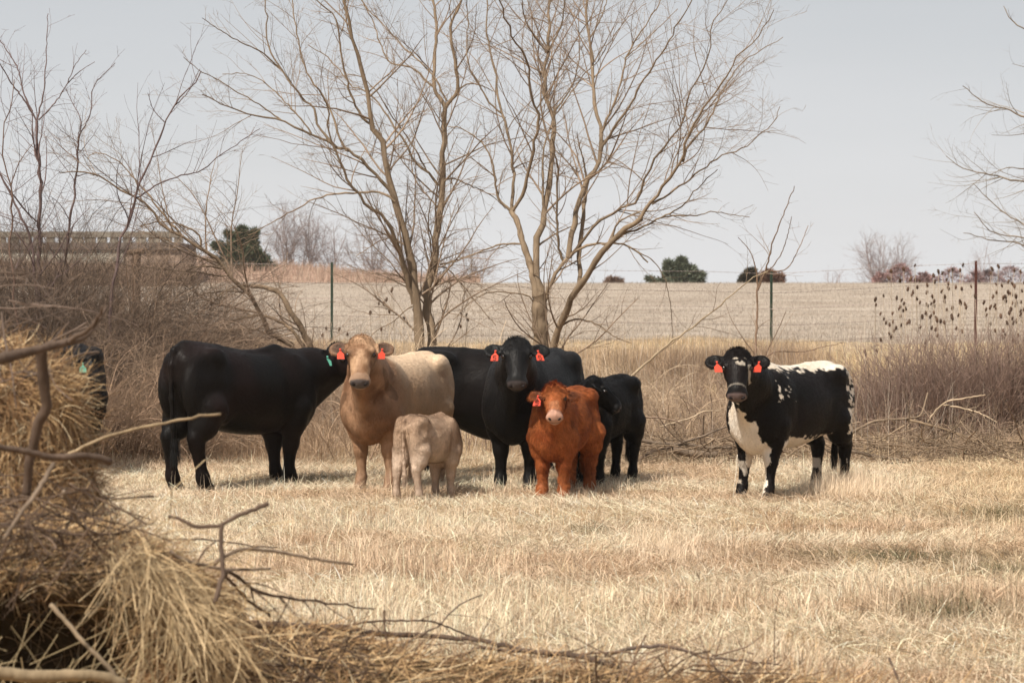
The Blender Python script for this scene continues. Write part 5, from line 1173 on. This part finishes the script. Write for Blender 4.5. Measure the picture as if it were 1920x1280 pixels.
def build_sticks():
    G = (0.20, 0.15, 0.11); D = (0.115, 0.08, 0.06); Pl = (0.42, 0.31, 0.19)
    s = stick
    s('dead_branch', 'thick blurred dead branch crossing the top of the hay, broken pale tip', [(-30,682),(0,673),(42,662),(84,651),(127,642),(158,631),(180,605),(199,575)], 10.4, 10.9, 23, 8, D, side=[([(130,642),(172,612),(198,572)], 12, 5)])
    s('dead_branch', 'thick upright dead branch in front of the hay at far left', [(76,652),(79,698),(84,735),(88,760),(73,790),(62,830),(52,880),(48,930)], 10.7, 10.9, 24, 17, D)
    s('dead_branch', 'dead branch lying level across the foot of the hay, cut end right', [(-20,836),(0,839),(56,848),(96,857),(141,855),(174,856),(207,866)], 10.3, 10.6, 12, 14, D)
    s('thorny_twig', 'pale thorny twig pointing right across the legs of the black cow', [(120,856),(150,840),(190,822),(250,805),(312,792),(360,783),(413,776)], 11.0, 11.6, 6, 4.5, Pl, thorns=12, cat='twig')
    s('forked_stick', 'forked stick standing up from the brush with a reddish tip', [(315,968),(337,973),(363,986),(388,987),(416,983),(433,973),(467,959),(503,944)], 10.75, 10.85, 6, 9, D, cat='stick', side=[([(416,983),(412,1010),(416,1047),(416,1077),(408,1103),(400,1130)], 9, 11)])
    s('dead_branch', 'grey branch crossing behind the foot of the forked stick', [(318,1033),(337,1047),(374,1058),(408,1066),(450,1068),(507,1066)], 10.85, 11.0, 8, 5, G)
    s('dead_branch', 'thin branch arching right from the forked stick over the grass', [(400,1059),(415,1046),(462,1030),(500,1031),(550,1041),(600,1050),(661,1058)], 10.85, 11.2, 8, 4.5, G)
    s('dead_branch', 'slender branch running down to the right from the forked stick', [(425,1070),(450,1085),(480,1108),(530,1120),(600,1128),(640,1134),(702,1142)], 10.8, 11.5, 8, 3, D, kids=8)
    s('dead_branch', 'short stick dropping from the fork towards the dark log', [(418,1075),(440,1100),(470,1130),(505,1155)], 10.8, 11.3, 7, 5, D, kids=6)
    s('thin_twig', 'thin twig running level above the fork into the grass', [(300,1012),(345,1010),(405,1014),(480,1024),(520,1026)], 11.5, 12.0, 3.5, 2.5, D, cat='twig')
    s('thin_twig', 'thin twig slanting off the left of the forked stick', [(367,1058),(385,1030),(405,1014)], 11.5, 11.6, 4, 3, D, cat='twig')
    s('dead_branch', 'curved grey branch over the brow of the lower hay', [(0,982),(53,990),(84,994),(141,1002),(197,1002),(253,990),(267,972)], 10.8, 11.0, 7, 4, D)
    s('dead_branch', 'stick slanting down in front of the hay above the brow', [(118,920),(121,928),(135,959),(152,985),(185,1003)], 10.7, 10.9, 8, 6, G)
    s('dead_branch', 'blurred grey stick leaning left across the hay', [(100,868),(75,912),(40,960),(5,1012)], 10.2, 10.0, 10, 8, G)
    s('dead_branch', 'pale stick slanting across the dark hollow', [(93,1134),(124,1167),(157,1207),(202,1252),(215,1268)], 10.4, 10.3, 9, 9, (0.24, 0.18, 0.12))
    s('fallen_log', 'pale log lying along the bottom left corner', [(-30,1258),(0,1262),(60,1268),(120,1268),(180,1268),(235,1284)], 10.1, 10.3, 26, 20, (0.28, 0.21, 0.13), cat='log')
    s('dead_branch', 'brown branch curving up over the straw left of centre', [(600,1284),(637,1266),(677,1259),(703,1255),(735,1233),(765,1204),(819,1175),(856,1139),(905,1115)], 12.0, 12.8, 7, 2.5, G, kids=4)
    s('fallen_log', 'dark log lying level behind the forked stick', [(390,1168),(455,1168),(500,1172),(546,1175),(655,1180),(728,1190),(812,1193)], 12.1, 12.6, 20, 9, D, cat='log')
    s('fallen_branch', 'long fallen branch running right over the straw from the dark log', [(812,1193),(892,1201),(983,1219),(1038,1226),(1100,1233),(1160,1250)], 12.4, 12.0, 9, 11, D, cat='log')
    s('dead_branch', 'short dark branch forking left over the straw heap', [(830,1233),(874,1226),(899,1215),(947,1221),(1000,1222),(1040,1230)], 12.1, 12.2, 7, 6, D)
    s('dead_branch', 'grey arching branch at the bottom right of centre', [(1134,1229),(1177,1218),(1237,1212),(1271,1216),(1314,1231),(1373,1237),(1467,1248)], 12.5, 12.4, 8, 3.5, (0.15, 0.11, 0.09))
    s('dead_branch', 'thin arched branch above the long fallen one', [(660,1172),(700,1165),(770,1164),(812,1166),(850,1180),(892,1197)], 12.5, 12.6, 4, 3.5, D, kids=3)
    s('thin_twig', 'stiff short twig standing in the straw at bottom right', [(1668,1234),(1678,1256),(1690,1284)], 12.6, 12.4, 4, 5, D, cat='twig')
    s('fallen_log', 'second dark log under the first behind the forked stick', [(380,1200),(450,1198),(520,1204),(600,1206)], 12.0, 12.2, 16, 8, D, cat='log')
    # behind the herd
    s('fallen_log', 'thick grey log lying on the ground between black calf and heifer', [(1262,842),(1283,848),(1312,851),(1345,852)], 30.2, 30.3, 15, 11, G, cat='log')
    s('fallen_branch', 'long grey branch lying above the thick log behind the heifer', [(1202,825),(1237,831),(1260,832),(1295,834),(1335,839),(1372,839)], 30.3, 30.5, 7, 5, G, cat='log', kids=6)
    s('dead_branch', 'brown branch rising right from the fallen log towards the heifer', [(1262,836),(1290,826),(1317,818),(1340,808),(1362,799)], 30.3, 30.6, 5, 3, G, kids=4)
    s('dead_branch', 'arched cane over the fallen log behind the black calf', [(1200,783),(1235,783),(1253,786),(1269,790),(1282,799),(1284,820)], 30.6, 30.6, 3.5, 3, BR)
    s('dead_branch', 'pale twig climbing right above the fallen log', [(1237,800),(1272,790),(1301,781),(1315,773),(1352,770)], 30.8, 31, 3, 2.5, PA)
    s('dead_branch', 'dark branch lying low beside the legs of the black calf', [(1192,870),(1215,850),(1240,842),(1262,838)], 30.1, 30.3, 6, 4, D, kids=3)
    s('fallen_branch', 'long fallen branch rising right beside the rump of the heifer', [(1596,811),(1639,790),(1698,785),(1724,780),(1735,755),(1740,736)], 31.0, 31.6, 6, 3, (0.26, 0.19, 0.13), kids=12)
    s('fallen_branch', 'fallen branch sloping down to the right edge before the thicket', [(1700,786),(1740,795),(1790,811),(1855,834),(1918,854),(1960,872)], 31.4, 30.6, 5, 3.5, (0.28, 0.20, 0.13), kids=10)
    s('dead_branch', 'pale bare twig reaching right in front of the thicket', [(1740,790),(1755,770),(1770,756),(1806,747),(1848,740)], 31.4, 31.2, 4, 2.5, PA, kids=3)
    s('dead_branch', 'pale twig sloping down right in front of the dark thicket', [(1768,759),(1800,764),(1839,775),(1870,792)], 31.4, 31.0, 3.5, 2, PA, kids=2)
    s('dead_branch', 'branch lying along the grass edge right of the heifer', [(1598,846),(1640,855),(1690,862),(1740,866)], 30.2, 30.4, 6, 4, G, kids=8)
    s('bent_straw', 'white straw sticking up before the front leg of the heifer', [(1374,940),(1379,900),(1383,852)], 24.6, 24.6, 2, 1.6, (0.7, 0.62, 0.5), cat='straw', n=14)
build_sticks()

def build_tangles():
    # dark twigs heaped together: nobody could count them
    def tangle(name, lab, n, lo, hi, col, flat=0.5, r=0.003, ln=0.4):
        lo = np.array(lo); hi = np.array(hi); p = lo + rng.random((n, 3))*(hi-lo); g = ground(p[:, 0], p[:, 1]); p[:, 2] = np.maximum(p[:, 2], g + 0.01)
        d = nrmz(rng.normal(size=(n, 3))*np.array([1, 0.7, flat])); L_ = ln*rng.uniform(0.3, 1.3, (n, 1)); out = [p - d*L_*.5]; cur = rng.normal(size=(n, 3))*0.2
        for k in range(7): d = nrmz(d + cur*.3 + rng.normal(size=(n, 3))*0.10); out.append(out[-1] + d*L_/7)
        P = np.stack(out, 1); P[:, :, 2] = np.maximum(P[:, :, 2], ground(P[:, :, 0], P[:, :, 1]) + 0.004); Rr = r*rng.uniform(0.4, 2.0, (n, 1))*np.linspace(1, 0.35, 8)[None]
        org = (lo+hi)/2; org[2] = 0; A = Acc(); V, F = tubes(P-org, Rr, 4); A.add(V, F, np.array(col)*rng.uniform(0.6, 1.5, (n, 1)))
        l1, r1 = grow(P, Rr, 7, (0.2, 0.5), npt=5, rmin=0.0012, wander=0.2); V, F = tubes(l1-org, r1, 3); A.add(V, F, np.array(col)*rng.uniform(0.6, 1.5, (len(l1), 1)))
        o = A.build(name, M_bark); o.location = [float(v) for v in org]; tag(o, lab, 'twigs', kind='stuff')
    tangle('twig_tangle', 'dark tangle of dead twigs around the foot of the forked stick', 190, (-1.40, 10.9, 0.05), (-0.55, 11.9, 0.40), (0.12, 0.08, 0.055))
    tangle('twig_tangle', 'dead twigs mixed into the hay above the dark hollow', 170, (-2.35, 10.7, 0.78), (-1.6, 11.2, 1.10), (0.13, 0.09, 0.065), ln=0.45)
    tangle('twig_tangle', 'dead twigs lying over the straw heap along the bottom', 150, (-0.9, 11.5, 0.10), (1.2, 12.6, 0.26), (0.15, 0.10, 0.07), flat=0.2, ln=0.5)
    tangle('twig_tangle', 'fallen twigs along the grass edge behind the herd', 500, (0.5, 29.7, 0.0), (6.2, 31.6, 0.28), (0.26, 0.19, 0.13), flat=0.25, r=0.006, ln=0.9)
    tangle('twig_tangle', 'grey twigs above the tall hay at the left edge', 90, (-2.7, 11.2, 1.45), (-1.95, 12.2, 2.05), (0.17, 0.125, 0.10), flat=0.6, ln=0.5)
build_tangles()
# ================================================================ HAZE
def build_haze():
    x0, x1, y0, y1, z0, z1 = -420.0, 420.0, -25.0, 420.0, -16.0, 14.0
    V = np.array([[x, y, z] for x in (x0, x1) for y in (y0, y1) for z in (z0, z1)], float)
    F = np.array([[0, 1, 3, 2], [4, 6, 7, 5], [0, 4, 5, 1], [2, 3, 7, 6], [0, 2, 6, 4], [1, 5, 7, 3]])
    m = bpy.data.materials.new('haze'); m.use_nodes = True; n = m.node_tree.nodes; n.clear()
    o = n.new('ShaderNodeOutputMaterial'); v = n.new('ShaderNodeVolumePrincipled'); v.inputs['Color'].default_value = (0.96, 0.96, 0.97, 1); v.inputs['Density'].default_value = 0.0002; v.inputs['Anisotropy'].default_value = 0.2
    m.node_tree.links.new(v.outputs[0], o.inputs['Volume'])
    tag(mesh_np('haze', V, F, m, smooth=False), kind='stuff')
    S.cycles.volume_bounces = 1
build_haze()
